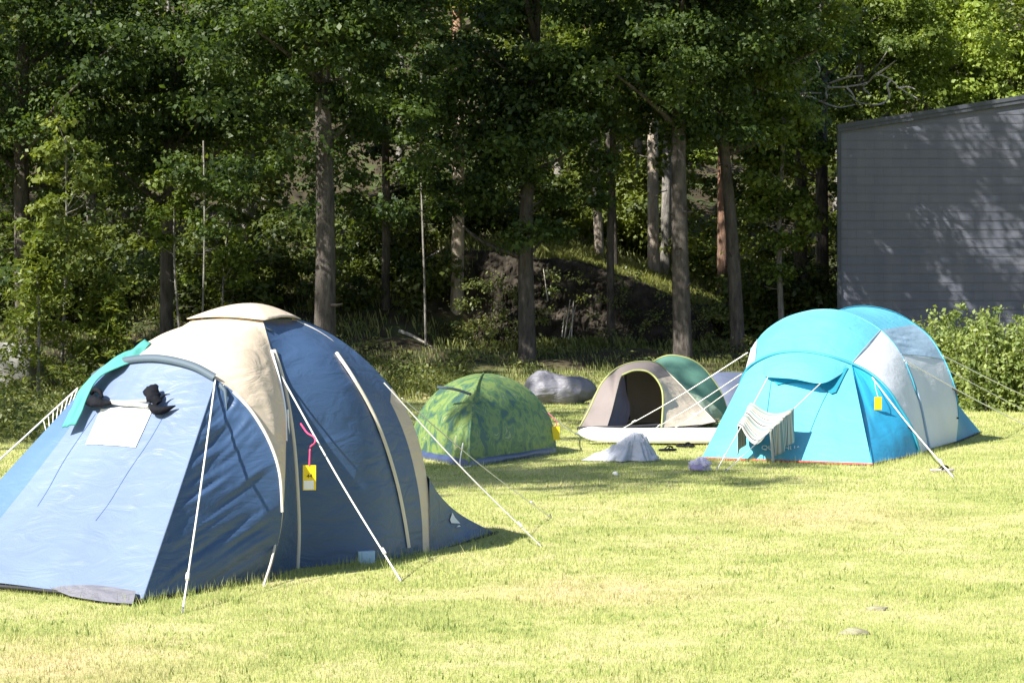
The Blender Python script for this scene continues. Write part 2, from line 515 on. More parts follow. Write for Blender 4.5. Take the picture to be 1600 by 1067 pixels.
class MB:
    def __init__(self):
        self.v, self.f, self.uv = [], [], []

    def grid(self, P, closed_u=False, UV=None):
        nv, nu = P.shape[:2]
        b = len(self.v)
        for j in range(nv):
            for i in range(nu):
                self.v.append(tuple(P[j, i]))
        for j in range(nv - 1):
            for i in range(nu if closed_u else nu - 1):
                i2 = (i + 1) % nu
                self.f.append((b + j * nu + i, b + j * nu + i2, b + (j + 1) * nu + i2, b + (j + 1) * nu + i))
                u0, u1, v0, v1 = i / (nu - 1), (i + 1) / (nu - 1), j / (nv - 1), (j + 1) / (nv - 1)
                self.uv.append(((u0, v0), (u1, v0), (u1, v1), (u0, v1)))
        return self

    def poly(self, pts):
        b = len(self.v)
        self.v += [tuple(p) for p in pts]
        self.f.append(tuple(range(b, b + len(pts))))
        self.uv.append(tuple((0, 0) for _ in pts))
        return self

    def tube(self, path, r, sides=6, cap=True):
        path = [np.array(p, float) for p in path]
        n = len(path)
        rr = r if hasattr(r, '__len__') else [r] * n
        rings = []
        ref = np.array((0.31, 0.17, 0.93))
        t0 = path[-1] - path[0]
        if abs(np.dot(t0 / (np.linalg.norm(t0) + 1e-9), ref)) > 0.9:
            ref = np.array((0.93, 0.31, 0.17))
        for i in range(n):
            t = path[min(i + 1, n - 1)] - path[max(i - 1, 0)]
            t = t / (np.linalg.norm(t) + 1e-9)
            a = np.cross(t, ref)
            a /= np.linalg.norm(a) + 1e-9
            c = np.cross(t, a)
            rings.append([path[i] + rr[i] * (math.cos(k * 2 * math.pi / sides) * a + math.sin(k * 2 * math.pi / sides) * c) for k in range(sides)])
        self.grid(np.array(rings), closed_u=True)
        if cap:
            self.poly(rings[0][::-1])
            self.poly(rings[-1])
        return self

    def box(self, c, s, rot=0.0, tilt=None):
        c = np.array(c, float)
        sx, sy, sz = [q / 2 for q in s]
        ca, sa = math.cos(rot), math.sin(rot)
        P = []
        for (x, y, z) in ((-1, -1, -1), (1, -1, -1), (1, 1, -1), (-1, 1, -1), (-1, -1, 1), (1, -1, 1), (1, 1, 1), (-1, 1, 1)):
            x, y, z = x * sx, y * sy, z * sz
            P.append(c + np.array((x * ca - y * sa, x * sa + y * ca, z)))
        for q in ((0, 3, 2, 1), (4, 5, 6, 7), (0, 1, 5, 4), (1, 2, 6, 5), (2, 3, 7, 6), (3, 0, 4, 7)):
            self.poly([P[k] for k in q])
        return self

    def build(self, name, mat, parent=None, smooth=True, solid=0.0, bevel=0.0):
        me = bpy.data.meshes.new(name)
        o3 = org(parent)
        V = [(x - o3[0], y - o3[1], z - o3[2]) for (x, y, z) in self.v]
        me.from_pydata(V, [], self.f)
        uvl = me.uv_layers.new(name='UVMap')
        flat = []
        for q in self.uv:
            for u in q:
                flat += [u[0], u[1]]
        uvl.data.foreach_set('uv', flat)
        if smooth:
            me.polygons.foreach_set('use_smooth', [True] * len(me.polygons))
        me.materials.append(mat)
        me.update()
        o = bpy.data.objects.new(name, me)
        COL.objects.link(o)
        if parent is not None:
            o.parent = parent
            ORG[o.name] = o3
        if solid:
            md = o.modifiers.new('thickness', 'SOLIDIFY')
            md.thickness = solid
            md.offset = 0
        if bevel:
            md = o.modifiers.new('bevel', 'BEVEL')
            md.width = bevel
            md.segments = 2
        return o

def np_mesh(name, V, faces, mat, parent=None, rnd=None, smooth=False):
    """V (n,3); faces (m,k) with one k"""
    me = bpy.data.meshes.new(name)
    V = np.asarray(V, np.float32)
    faces = np.asarray(faces, np.int32)
    m, k = faces.shape
    me.vertices.add(len(V))
    me.vertices.foreach_set('co', V.ravel())
    me.loops.add(m * k)
    me.loops.foreach_set('vertex_index', faces.ravel())
    me.polygons.add(m)
    me.polygons.foreach_set('loop_start', np.arange(0, m * k, k, dtype=np.int32))
    if smooth:
        me.polygons.foreach_set('use_smooth', np.ones(m, bool))
    if rnd is not None:
        a = me.attributes.new('rnd', 'FLOAT', 'POINT')
        a.data.foreach_set('value', np.asarray(rnd, np.float32))
    me.update(calc_edges=True)
    me.materials.append(mat)
    return me

def link_mesh(name, me, parent=None):
    o = bpy.data.objects.new(name, me)
    COL.objects.link(o)
    if parent is not None:
        o.parent = parent
    return o

def spline(pts, n):
    """Catmull-Rom through pts, resampled to n points by arc length"""
    P = [np.array(p, float) for p in pts]
    if len(P) == 2:
        return np.array([P[0] + (P[1] - P[0]) * t for t in np.linspace(0, 1, n)])
    Q = [2 * P[0] - P[1]] + P + [2 * P[-1] - P[-2]]
    out = []
    for i in range(1, len(Q) - 2):
        p0, p1, p2, p3 = Q[i - 1], Q[i], Q[i + 1], Q[i + 2]
        for t in np.linspace(0, 1, 16, endpoint=False):
            out.append(0.5 * ((2 * p1) + (-p0 + p2) * t + (2 * p0 - 5 * p1 + 4 * p2 - p3) * t * t + (-p0 + 3 * p1 - 3 * p2 + p3) * t ** 3))
    out.append(P[-1])
    out = np.array(out)
    L = np.concatenate([[0], np.cumsum(np.linalg.norm(np.diff(out, axis=0), axis=1))])
    s = np.linspace(0, L[-1], n)
    return np.stack([np.interp(s, L, out[:, k]) for k in range(3)], 1)

def loft(curves, nu=36, nv=24, center=None, bulge=0.0, wr=0.0, fs=3.0, ft=9.0, seed=0.0, edge=True, skew=0.0):
    C = [spline(c, nu) for c in curves]
    P = np.zeros((nv, nu, 3))
    for i in range(nu):
        P[:, i] = spline([c[i] for c in C], nv)
    if bulge or wr:
        du = np.gradient(P, axis=1)
        dv = np.gradient(P, axis=0)
        N = np.cross(du, dv)
        N /= np.linalg.norm(N, axis=2, keepdims=True) + 1e-9
        if center is not None:
            s = np.sign(np.sum(N * (P - np.array(center)), axis=2).mean())
            N *= s if s else 1
        S = np.linspace(0, 1, nu)[None, :]
        T = np.linspace(0, 1, nv)[:, None]
        D = bulge * np.sin(np.pi * S) * np.sin(np.pi * T)
        if wr:
            W = np.zeros((nv, nu))
            for j in range(nv):
                for i in range(nu):
                    s_, t_ = i / (nu - 1), j / (nv - 1)
                    s_ = s_ + skew * t_ * (0.4 + s_)
                    W[j, i] = noise.noise(Vector((s_ * fs, t_ * ft, seed))) + 0.5 * noise.noise(Vector((s_ * fs * 2.3, t_ * ft * 2.1, seed + 7.7)))
            E = np.minimum(1, 6 * np.minimum(S, 1 - S)) * np.minimum(1, 6 * np.minimum(T, 1 - T)) if edge else 1
            D = D + wr * W * E
        P = P + N * D[..., None]
    return P

def panel(name, mat, parent, curves, solid=0.0, **k):
    return MB().grid(loft(curves, **k)).build(name, mat, parent, solid=solid)

def ribbon(name, mat, parent, pts, width, n=40, lift=0.012, center=(0, 0, 0), axis=None):
    """flat fabric strip laid along a curve; thickness from a small rounded cross-section"""
    C = spline(pts, n)
    c = np.array(center)
    rows = []
    for i in range(n):
        t = C[min(i + 1, n - 1)] - C[max(i - 1, 0)]
        t /= np.linalg.norm(t) + 1e-9
        out = C[i] - c
        out = out - t * np.dot(out, t)
        out /= np.linalg.norm(out) + 1e-9
        sd_ = np.cross(t, out)
        w = width / 2
        rows.append([C[i] + sd_ * w - out * 0.004, C[i] + sd_ * w * 0.8 + out * lift, C[i] + out * (lift + 0.004), C[i] - sd_ * w * 0.8 + out * lift, C[i] - sd_ * w - out * 0.004])
    return MB().grid(np.array(rows)).build(name, mat, parent)

def tube_obj(name, mat, parent, pts, r, n=None, sides=6):
    C = spline(pts, n) if n else pts
    return MB().tube(C, r, sides).build(name, mat, parent)

def rope(parent, a, b, r=0.006, sag=0.03, name='guy_rope', peg=True):
    a, b = np.array(a, float), np.array(b, float)
    m = (a + b) / 2 - np.array((0, 0, sag))
    o = MB()
    o.tube(spline([a, m, b], 14), r, 6)
    k = a + (b - a) * 0.86
    o.tube([k - (b - a) * 0.012, k + (b - a) * 0.012], r * 2.1, 6)
    ro = o.build(name, M['rope'], parent)
    if peg:
        dr = (a - b)
        dr[2] = 0
        dr /= np.linalg.norm(dr) + 1e-9
        q = MB()
        q.tube([b + dr * 0.015 + np.array((0, 0, 0.035)), b + np.array((0, 0, 0.01)), b - dr * 0.04 - np.array((0, 0, 0.10))], 0.004, 6)
        q.tube([b + dr * 0.015 + np.array((0, 0, 0.035)), b + dr * 0.03 + np.array((0, 0, 0.03)), b + dr * 0.03 + np.array((0, 0, 0.015))], 0.004, 6)
        q.build('peg', M['peg'], parent)
    return ro

def lump(name, mat, parent, c, r, seed, amp=0.25, nu=22, nv=12, fr=1.6, flat_bottom=True, ex=1.0):
    c = np.array(c, float)
    P = np.zeros((nv, nu, 3))
    for j in range(nv):
        th = math.pi * j / (nv - 1)
        for i in range(nu):
            ph = 2 * math.pi * i / nu
            sgn = lambda q: math.copysign(abs(q) ** ex, q)
            d = np.array((sgn(math.sin(th) * math.cos(ph)), sgn(math.sin(th) * math.sin(ph)), sgn(math.cos(th))))
            k = 1 + amp * (noise.noise(Vector(d * fr) + Vector((seed, seed * 2, 0))) + 0.5 * noise.noise(Vector(d * fr * 2.7) + Vector((0, seed, seed))))
            p = d * k * np.array(r)
            if flat_bottom:
                p[2] = max(p[2], -r[2] * 0.55)
            P[j, i] = c + p
    mb = MB().grid(P, closed_u=True)
    return mb.build(name, mat, parent)

def smooth01(a, b, x):
    t = np.clip((x - a) / (b - a), 0, 1)
    return t * t * (3 - 2 * t)

# ---------------------------------------------------------------- ground
TX = np.array((-60, -15, -8, -4, -1.4, 0.86, 2.75, 4.5, 5.3, 6.4, 8.0, 12, 60.0))
TZ = np.array((2.5, 2.5, 2.7, 3.3, 3.7, 3.45, 2.95, 2.25, 2.05, 1.45, 1.1, 0.9, 0.9))

def terrain(x, y):
    x = np.asarray(x, float)
    y = np.asarray(y, float)
    base = 1.0 * smooth01(42, 53, y)
    zt = np.interp(x, TX, TZ)
    rocky = smooth01(-3.0, -1.2, x) * (1 - smooth01(5.5, 7.5, x))
    a = 53.6 * rocky + 50.0 * (1 - rocky)
    b = 55.6 * rocky + 61.0 * (1 - rocky)
    z = base + (zt - base) * smooth01(a, b, y)
    z = z + 0.14 * np.clip(y - 56, 0, 6) * rocky
    z = z + 0.10 * np.maximum(0, y - 60) + 0.42 * np.maximum(0, y - 76)
    z = z + 0.05 * np.sin(x * 1.3 + y * 0.7) * smooth01(44, 50, y)
    return z

def tz(x, y):
    return float(terrain(x, y))

xs = np.concatenate([np.linspace(-70, -16, 28), np.linspace(-15.5, 17, 110), np.linspace(18, 70, 28)])
ys = np.concatenate([np.linspace(-12, 40, 60), np.linspace(40.4, 64, 90), np.linspace(65, 150, 60)])
XX, YY = np.meshgrid(xs, ys)
ZZ = terrain(XX, YY)
for j in range(ZZ.shape[0]):
    for i in range(ZZ.shape[1]):
        if YY[j, i] > 43:
            ZZ[j, i] += 0.12 * noise.noise(Vector((XX[j, i] * 0.8, YY[j, i] * 0.8, 0)))
P = np.stack([XX, YY, ZZ], 2)
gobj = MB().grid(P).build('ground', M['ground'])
tag(gobj, kind='structure')

# ---------------------------------------------------------------- lawn grass
def blades(rng, n, xr, yr, hmin, hmax, w, two=True, xs_=None, ys_=None, lean=0.8):
    if xs_ is None:
        y = rng.uniform(yr[0], yr[1], n)
        half = 0.25 * y + 4.0
        x = rng.uniform(-1, 1, n) * half
    else:
        x, y = xs_, ys_
        n = len(x)
    z = terrain(x, y) - 0.004
    cl = np.sin(x * 3.1 + 1.7 * np.sin(y * 2.3)) * np.sin(y * 2.7 + 1.3 * np.sin(x * 1.9))
    h = rng.uniform(hmin, hmax, n) * (1 + 0.35 * cl)
    az = rng.uniform(0, 2 * np.pi, n)
    la = np.abs(rng.normal(0, lean, n))
    la = np.minimum(la, 1.45)
    dx, dy = np.cos(az), np.sin(az)
    fa = rng.uniform(0, 2 * np.pi, n)
    wx, wy = np.cos(fa) * w / 2, np.sin(fa) * w / 2
    tipx = x + dx * h * np.sin(la)
    tipy = y + dy * h * np.sin(la)
    tipz = z + h * np.cos(la) + 0.004
    V = np.zeros((n, 3, 3), np.float32)
    V[:, 0] = np.stack([x - wx, y - wy, z], 1)
    V[:, 1] = np.stack([x + wx, y + wy, z], 1)
    V[:, 2] = np.stack([tipx, tipy, tipz], 1)
    r = rng.uniform(0, 1, n)
    return V.reshape(-1, 3), np.repeat(r, 3)

rng = np.random.default_rng(5)
VV, RR = [], []
for (n, y0, y1, h0, h1, w) in ((460000, 8.6, 13, 0.010, 0.028, 0.0042), (390000, 13, 20, 0.010, 0.030, 0.006),
                               (280000, 20, 30, 0.015, 0.04, 0.009), (260000, 30, 48, 0.02, 0.06, 0.014)):
    v, r = blades(rng, n, None, (y0, y1), h0, h1, w)
    VV.append(v)
    RR.append(r)
# broad low weeds: rosettes of short wide leaves
kx, ky = [], []
for _ in range(2600):
    cy = 8.8 + 30 * rng.random() ** 1.5
    cx = rng.uniform(-1, 1) * (0.25 * cy + 1)
    k = int(rng.integers(4, 11))
    sp = 0.02 + 0.03 * rng.random()
    kx.append(cx + rng.normal(0, sp, k))
    ky.append(cy + rng.normal(0, sp, k))
v, r = blades(rng, 0, None, None, 0.018, 0.04, 0.014, xs_=np.concatenate(kx), ys_=np.concatenate(ky), lean=1.1)
VV.append(v)
RR.append(r * 0.45 - 0.25)
# longer tufts: scattered weeds and uncut grass along tent hems
tx, ty = [], []
for _ in range(330):
    cy = 8.8 + 24 * rng.random() ** 1.3
    cx = rng.uniform(-1, 1) * (0.25 * cy + 1)
    k = int(rng.integers(10, 34))
    tx.append(cx + rng.normal(0, 0.05, k))
    ty.append(cy + rng.normal(0, 0.05, k))
def hem(a, b, per, spread=0.05):
    a, b = np.array(a), np.array(b)
    L = np.linalg.norm((b - a)[:2])
    k = int(per * L)
    t = rng.random(k)
    tx.append(a[0] + (b[0] - a[0]) * t + rng.normal(0, spread, k))
    ty.append(a[1] + (b[1] - a[1]) * t + rng.normal(0, spread, k) - 0.03)
hem(G(222, 944), G(0, 918), 260)
hem(G(222, 944), G(415, 907), 300)
hem(G(415, 907), G(668, 864), 260)
hem(G(668, 864), G(775, 834), 160)
hem(G(1095, 719), G(1363, 729), 220)
hem(G(1363, 729), G(1440, 714), 300)
hem(G(1440, 714), G(1494, 694), 160)
hem(G(732, 732), G(868, 707), 120)
hem(G(905, 698), G(1100, 692), 120)
v, r = blades(rng, 0, None, None, 0.035, 0.09, 0.005, xs_=np.concatenate(tx), ys_=np.concatenate(ty), lean=0.5)
VV.append(v)
RR.append(r * 0.8 + 0.1)
V = np.concatenate(VV)
Rr = np.concatenate(RR)
me = np_mesh('grass', V, np.arange(len(V)).reshape(-1, 3), M['grass'], rnd=Rr)
tag(link_mesh('grass', me), kind='stuff')

# ---------------------------------------------------------------- trees
def leaf_quads(P, N, L, W, rng):
    n = len(P)
    N = N / (np.linalg.norm(N, axis=1, keepdims=True) + 1e-9)
    T = rng.normal(0, 1, (n, 3))
    T -= N * np.sum(T * N, axis=1, keepdims=True)
    T /= np.linalg.norm(T, axis=1, keepdims=True) + 1e-9
    B = np.cross(N, T)
    s = 0.5 + 1.1 * rng.random((n, 1)) ** 1.5
    V = np.zeros((n, 4, 3), np.float32)
    V[:, 0] = P
    V[:, 1] = P + T * L * s * 0.55 + B * W * s * 0.5 + N * L * 0.12
    V[:, 2] = P + T * L * s
    V[:, 3] = P + T * L * s * 0.5 - B * W * s * 0.5 + N * L * 0.12
    return V.reshape(-1, 3)

def clumps(rng, c, r, n, outer=2.2, cut=-1.0, squash=0.0):
    """clump centres in an uneven ellipsoid"""
    out = []
    sd_ = rng.uniform(0, 50)
    while len(out) < n:
        d = rng.normal(0, 1, 3)
        d /= np.linalg.norm(d)
        if d[2] < cut:
            continue
        lim = 1 + 0.55 * noise.noise(Vector(d * 1.7) + Vector((sd_, 0, 0)))
        q = rng.random() ** (1 / outer) * lim
        out.append(np.array(c) + d * q * np.array(r))
    return np.array(out)

def leaf_cloud(rng, C, per, rc, L, W, flat=0.6, up=0.7):
    n = len(C)
    rad = rng.uniform(0.5, 1.2, n) * rc * 0.84
    k = (per * rng.uniform(0.6, 1.3, n)).astype(int)
    idx = np.repeat(np.arange(n), k)
    off = rng.normal(0, 0.5, (len(idx), 3))
    off[:, 2] *= flat * 0.8
    P = C[idx] + off * rad[idx][:, None]
    N = off * 0.8 + rng.normal(0, 0.55, (len(idx), 3))
    N[:, 2] += up
    V = leaf_quads(P, N, L, W, rng)
    tone = rng.uniform(0, 0.45, n)[idx] + rng.uniform(0, 0.55, len(idx))
    return V, np.repeat(tone, 4)

def trunk_path(rng, h, lean=(0, 0), wob=0.12, n=14):
    ph = rng.uniform(0, 6.28, 4)
    out = []
    for i in range(n):
        t = i / (n - 1)
        out.append(np.array((lean[0] * t + wob * (math.sin(ph[0] + t * 4.1) - math.sin(ph[0])), lean[1] * t + wob * (math.sin(ph[1] + t * 3.3) - math.sin(ph[1])), h * t - 1.9 * (1 - t) ** 8)))
    return out

def trunk_mesh(rng, h, r0, r1, lean, limbs, wob=0.12, sides=11, flare=0.35, limb_r=0.06):
    mb = MB()
    path = trunk_path(rng, h, lean, wob)
    n = len(path)
    rad = [(r0 + (r1 - r0) * (i / (n - 1)) ** 0.85) * (1 + flare * math.exp(-i * 1.3)) for i in range(n)]
    P = np.array(path)
    mb.tube(spline(path, 30), list(np.interp(np.linspace(0, 1, 30), np.linspace(0, 1, n), rad)), sides)
    for _ in range(5):
        k = int(rng.integers(3, 9))
        a_ = rng.uniform(0, 6.28)
        L_ = rng.uniform(0.12, 0.4)
        p_ = P[k] + np.array((0, 0, rng.uniform(-0.3, 0.3)))
        d_ = np.array((math.cos(a_), math.sin(a_), rng.uniform(-0.2, 0.5)))
        mb.tube([p_, p_ + d_ * (rad[k] + L_ * 0.5), p_ + d_ * (rad[k] + L_) + np.array((0, 0, 0.03))], [r0 * 0.16, r0 * 0.11, r0 * 0.06], 5)
    for c in limbs:
        zz = max(h * 0.25, min(h * 0.97, c[2] - 0.35 * math.hypot(c[0], c[1]) - 0.3))
        a = np.array([np.interp(zz, P[:, 2], P[:, k]) for k in range(3)])
        m = a * 0.45 + np.array(c) * 0.55 + rng.normal(0, 0.15, 3)
        L = np.linalg.norm(np.array(c) - a)
        rr = limb_r * (0.5 + 0.25 * L)
        mb.tube(spline([a, m, c], 8), list(np.linspace(rr, rr * 0.22, 8)), 5)
    return mb

def make_tree(name, label, cat, pos, rng, h, r0, r1, lean, crown, mat_leaf, mat_bark, n=60, per=230, rc=0.75, L=0.125, W=0.085,
              group=None, limbs=14, cut=-1.0, wob=0.12, outer=2.2, extra=None, flat=0.6):
    """crown = (centre xyz relative to the base, radii xyz)"""
    root = empty(name, pos, label, cat, group)
    C = clumps(rng, crown[0], crown[1], n, outer, cut)
    if extra is not None:
        C = np.concatenate([C, np.array(extra)])
    sel = rng.permutation(len(C))[:limbs]
    tb = trunk_mesh(rng, h, r0, r1, lean, [C[i] for i in sel], wob, limb_r=min(0.06, 0.30 * r0))
    me = bpy.data.meshes.new('trunk')
    me.from_pydata(tb.v, [], tb.f)
    me.polygons.foreach_set('use_smooth', [True] * len(me.polygons))
    me.materials.append(mat_bark)
    link_mesh('trunk', me, root)
    V, r = leaf_cloud(rng, C, int(per * 1.3), rc, L, W, flat)
    link_mesh('crown', np_mesh('crown', V, np.arange(len(V)).reshape(-1, 4), mat_leaf, rnd=r), root)
    return root

def spruce_leaves(rng, h, R, z0, nb=150, per=55, L=0.16, W=0.035):
    PP, NN = [], []
    for _ in range(nb):
        t = rng.random() ** 0.8
        z = z0 + (h - z0) * t
        Rl = R * (1 - t) ** 0.8 * rng.uniform(0.7, 1.1) + 0.12
        a = rng.uniform(0, 2 * math.pi)
        s = rng.random(per) ** 0.7
        wdt = 0.24 * Rl * s + 0.04
        x = Rl * s
        side = rng.normal(0, 0.5, per) * wdt
        drop = -0.28 * Rl * s ** 1.5 + 0.10 * Rl * s + rng.normal(0, 0.03, per)
        PP.append(np.stack([x * math.cos(a) - side * math.sin(a), x * math.sin(a) + side * math.cos(a), z + drop], 1))
        nn = rng.normal(0, 0.5, (per, 3))
        nn[:, 2] += 0.7
        NN.append(nn)
    P = np.concatenate(PP)
    N = np.concatenate(NN)
    V = leaf_quads(P, N, L, W, rng)
    return V, np.repeat(rng.uniform(0, 1, len(P)), 4)

def make_spruce(label, pos, rng, h, R, z0=0.3, mat=None, **k):
    root = empty('spruce_tree', pos, label, 'spruce', 'spruces at the wood edge')
    mb = MB().tube(trunk_path(rng, h, (0, 0), 0.03), list(np.linspace(0.035 * h / 2.5, 0.01, 14)), 7)
    me = bpy.data.meshes.new('trunk')
    me.from_pydata(mb.v, [], mb.f)
    me.materials.append(M['barkgrey'])
    link_mesh('trunk', me, root)
    V, r = spruce_leaves(rng, h, R, z0, **k)
    link_mesh('crown', np_mesh('crown', V, np.arange(len(V)).reshape(-1, 4), mat or M['spruce'], rnd=r), root)
    return root

def at(px, d):
    x = (px - 800) * d / FPX
    return (x, d, tz(x, d) - 0.05)

R_ = np.random.default_rng
def high(seed, x, y, z, r, n=62):
    return list(clumps(R_(seed), (x, y, z), (r, r, 3.2), n))
# big oaks along the wood edge
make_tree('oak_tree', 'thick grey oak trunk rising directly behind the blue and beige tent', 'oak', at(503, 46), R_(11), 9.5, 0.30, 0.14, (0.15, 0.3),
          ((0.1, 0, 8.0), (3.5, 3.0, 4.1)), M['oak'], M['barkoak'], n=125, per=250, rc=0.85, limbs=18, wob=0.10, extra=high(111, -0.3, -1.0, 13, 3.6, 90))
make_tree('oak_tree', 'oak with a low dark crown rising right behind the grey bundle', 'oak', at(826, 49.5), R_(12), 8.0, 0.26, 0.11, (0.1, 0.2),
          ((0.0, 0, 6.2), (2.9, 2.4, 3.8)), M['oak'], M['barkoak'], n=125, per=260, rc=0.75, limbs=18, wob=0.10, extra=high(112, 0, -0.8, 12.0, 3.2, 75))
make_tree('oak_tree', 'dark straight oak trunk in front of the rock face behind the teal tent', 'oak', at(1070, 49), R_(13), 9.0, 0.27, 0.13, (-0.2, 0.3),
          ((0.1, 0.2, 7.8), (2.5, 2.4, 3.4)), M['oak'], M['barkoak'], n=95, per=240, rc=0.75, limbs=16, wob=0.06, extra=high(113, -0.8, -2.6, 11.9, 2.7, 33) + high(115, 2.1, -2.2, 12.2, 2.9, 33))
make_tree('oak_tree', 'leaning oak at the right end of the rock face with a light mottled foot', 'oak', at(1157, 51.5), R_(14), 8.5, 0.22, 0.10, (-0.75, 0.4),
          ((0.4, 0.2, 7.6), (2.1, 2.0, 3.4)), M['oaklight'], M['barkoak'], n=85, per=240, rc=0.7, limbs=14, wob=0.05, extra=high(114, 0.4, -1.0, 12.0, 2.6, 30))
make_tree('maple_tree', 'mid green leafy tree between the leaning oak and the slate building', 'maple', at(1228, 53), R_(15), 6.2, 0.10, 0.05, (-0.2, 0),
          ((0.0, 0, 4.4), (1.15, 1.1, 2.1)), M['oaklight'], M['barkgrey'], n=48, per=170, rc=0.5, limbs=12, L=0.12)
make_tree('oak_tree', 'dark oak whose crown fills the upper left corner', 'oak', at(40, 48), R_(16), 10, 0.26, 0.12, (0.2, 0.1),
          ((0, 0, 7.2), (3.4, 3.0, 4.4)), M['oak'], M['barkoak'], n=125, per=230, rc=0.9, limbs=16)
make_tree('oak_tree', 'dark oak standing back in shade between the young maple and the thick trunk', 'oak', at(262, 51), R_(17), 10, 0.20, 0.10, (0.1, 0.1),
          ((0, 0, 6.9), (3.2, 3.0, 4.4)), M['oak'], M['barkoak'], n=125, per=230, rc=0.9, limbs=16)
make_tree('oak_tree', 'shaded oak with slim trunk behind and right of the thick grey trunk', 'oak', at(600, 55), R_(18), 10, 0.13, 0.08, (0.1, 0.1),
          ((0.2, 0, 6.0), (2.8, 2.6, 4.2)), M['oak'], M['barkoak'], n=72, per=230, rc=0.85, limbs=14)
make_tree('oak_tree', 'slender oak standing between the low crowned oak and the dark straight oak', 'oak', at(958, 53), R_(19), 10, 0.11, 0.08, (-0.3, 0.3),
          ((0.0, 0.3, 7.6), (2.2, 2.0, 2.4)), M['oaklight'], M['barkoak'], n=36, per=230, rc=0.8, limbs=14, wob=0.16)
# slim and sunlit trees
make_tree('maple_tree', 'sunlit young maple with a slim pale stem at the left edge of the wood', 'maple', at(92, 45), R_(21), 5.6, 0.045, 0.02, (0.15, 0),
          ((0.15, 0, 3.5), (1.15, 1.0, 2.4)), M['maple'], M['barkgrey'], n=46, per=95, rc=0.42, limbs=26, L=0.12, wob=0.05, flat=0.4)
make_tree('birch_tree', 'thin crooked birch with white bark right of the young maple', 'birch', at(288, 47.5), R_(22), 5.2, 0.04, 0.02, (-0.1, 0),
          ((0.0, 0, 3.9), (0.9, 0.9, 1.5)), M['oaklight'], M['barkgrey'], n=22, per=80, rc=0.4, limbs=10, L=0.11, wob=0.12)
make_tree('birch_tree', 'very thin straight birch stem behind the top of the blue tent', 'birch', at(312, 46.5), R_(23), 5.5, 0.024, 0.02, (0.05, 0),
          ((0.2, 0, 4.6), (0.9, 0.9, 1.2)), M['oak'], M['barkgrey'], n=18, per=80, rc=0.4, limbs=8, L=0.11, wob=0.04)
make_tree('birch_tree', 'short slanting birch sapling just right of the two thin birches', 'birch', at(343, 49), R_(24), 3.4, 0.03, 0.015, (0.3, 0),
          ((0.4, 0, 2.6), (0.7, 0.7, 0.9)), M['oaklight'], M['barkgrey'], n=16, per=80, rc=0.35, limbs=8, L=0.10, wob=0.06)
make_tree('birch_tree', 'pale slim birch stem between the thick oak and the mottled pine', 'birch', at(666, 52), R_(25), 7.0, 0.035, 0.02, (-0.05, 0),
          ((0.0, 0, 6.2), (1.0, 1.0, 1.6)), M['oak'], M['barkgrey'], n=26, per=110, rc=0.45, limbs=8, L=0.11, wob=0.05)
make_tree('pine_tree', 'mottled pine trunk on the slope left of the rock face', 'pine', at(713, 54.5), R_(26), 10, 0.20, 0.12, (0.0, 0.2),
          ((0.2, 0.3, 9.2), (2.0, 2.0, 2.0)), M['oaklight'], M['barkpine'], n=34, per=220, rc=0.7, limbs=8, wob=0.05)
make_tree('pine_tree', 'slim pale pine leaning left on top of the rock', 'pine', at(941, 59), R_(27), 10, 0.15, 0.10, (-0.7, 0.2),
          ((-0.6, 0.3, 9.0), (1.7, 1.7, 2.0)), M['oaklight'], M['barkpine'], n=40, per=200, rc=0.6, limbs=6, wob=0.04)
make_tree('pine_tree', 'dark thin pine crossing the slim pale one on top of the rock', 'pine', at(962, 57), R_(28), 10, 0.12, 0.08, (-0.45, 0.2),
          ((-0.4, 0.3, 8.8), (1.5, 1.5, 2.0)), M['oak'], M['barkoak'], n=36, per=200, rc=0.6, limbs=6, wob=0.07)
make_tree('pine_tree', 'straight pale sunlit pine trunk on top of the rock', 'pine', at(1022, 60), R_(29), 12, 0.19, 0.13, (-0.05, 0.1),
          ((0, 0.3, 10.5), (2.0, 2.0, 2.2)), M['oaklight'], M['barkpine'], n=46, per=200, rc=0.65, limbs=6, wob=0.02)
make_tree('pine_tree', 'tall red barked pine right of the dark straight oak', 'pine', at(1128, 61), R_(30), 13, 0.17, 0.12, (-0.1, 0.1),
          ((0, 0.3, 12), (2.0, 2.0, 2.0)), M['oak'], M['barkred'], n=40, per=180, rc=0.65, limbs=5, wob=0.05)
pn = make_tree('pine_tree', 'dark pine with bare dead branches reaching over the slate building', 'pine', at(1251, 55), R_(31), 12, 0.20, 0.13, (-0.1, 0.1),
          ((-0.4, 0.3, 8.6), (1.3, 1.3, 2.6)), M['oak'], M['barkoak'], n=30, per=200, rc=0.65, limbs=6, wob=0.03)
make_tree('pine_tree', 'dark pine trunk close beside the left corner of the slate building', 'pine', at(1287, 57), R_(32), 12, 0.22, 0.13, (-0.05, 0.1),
          ((-0.4, 0.3, 7.4), (1.1, 1.2, 2.4)), M['oak'], M['barkoak'], n=34, per=200, rc=0.65, limbs=8, wob=0.03)
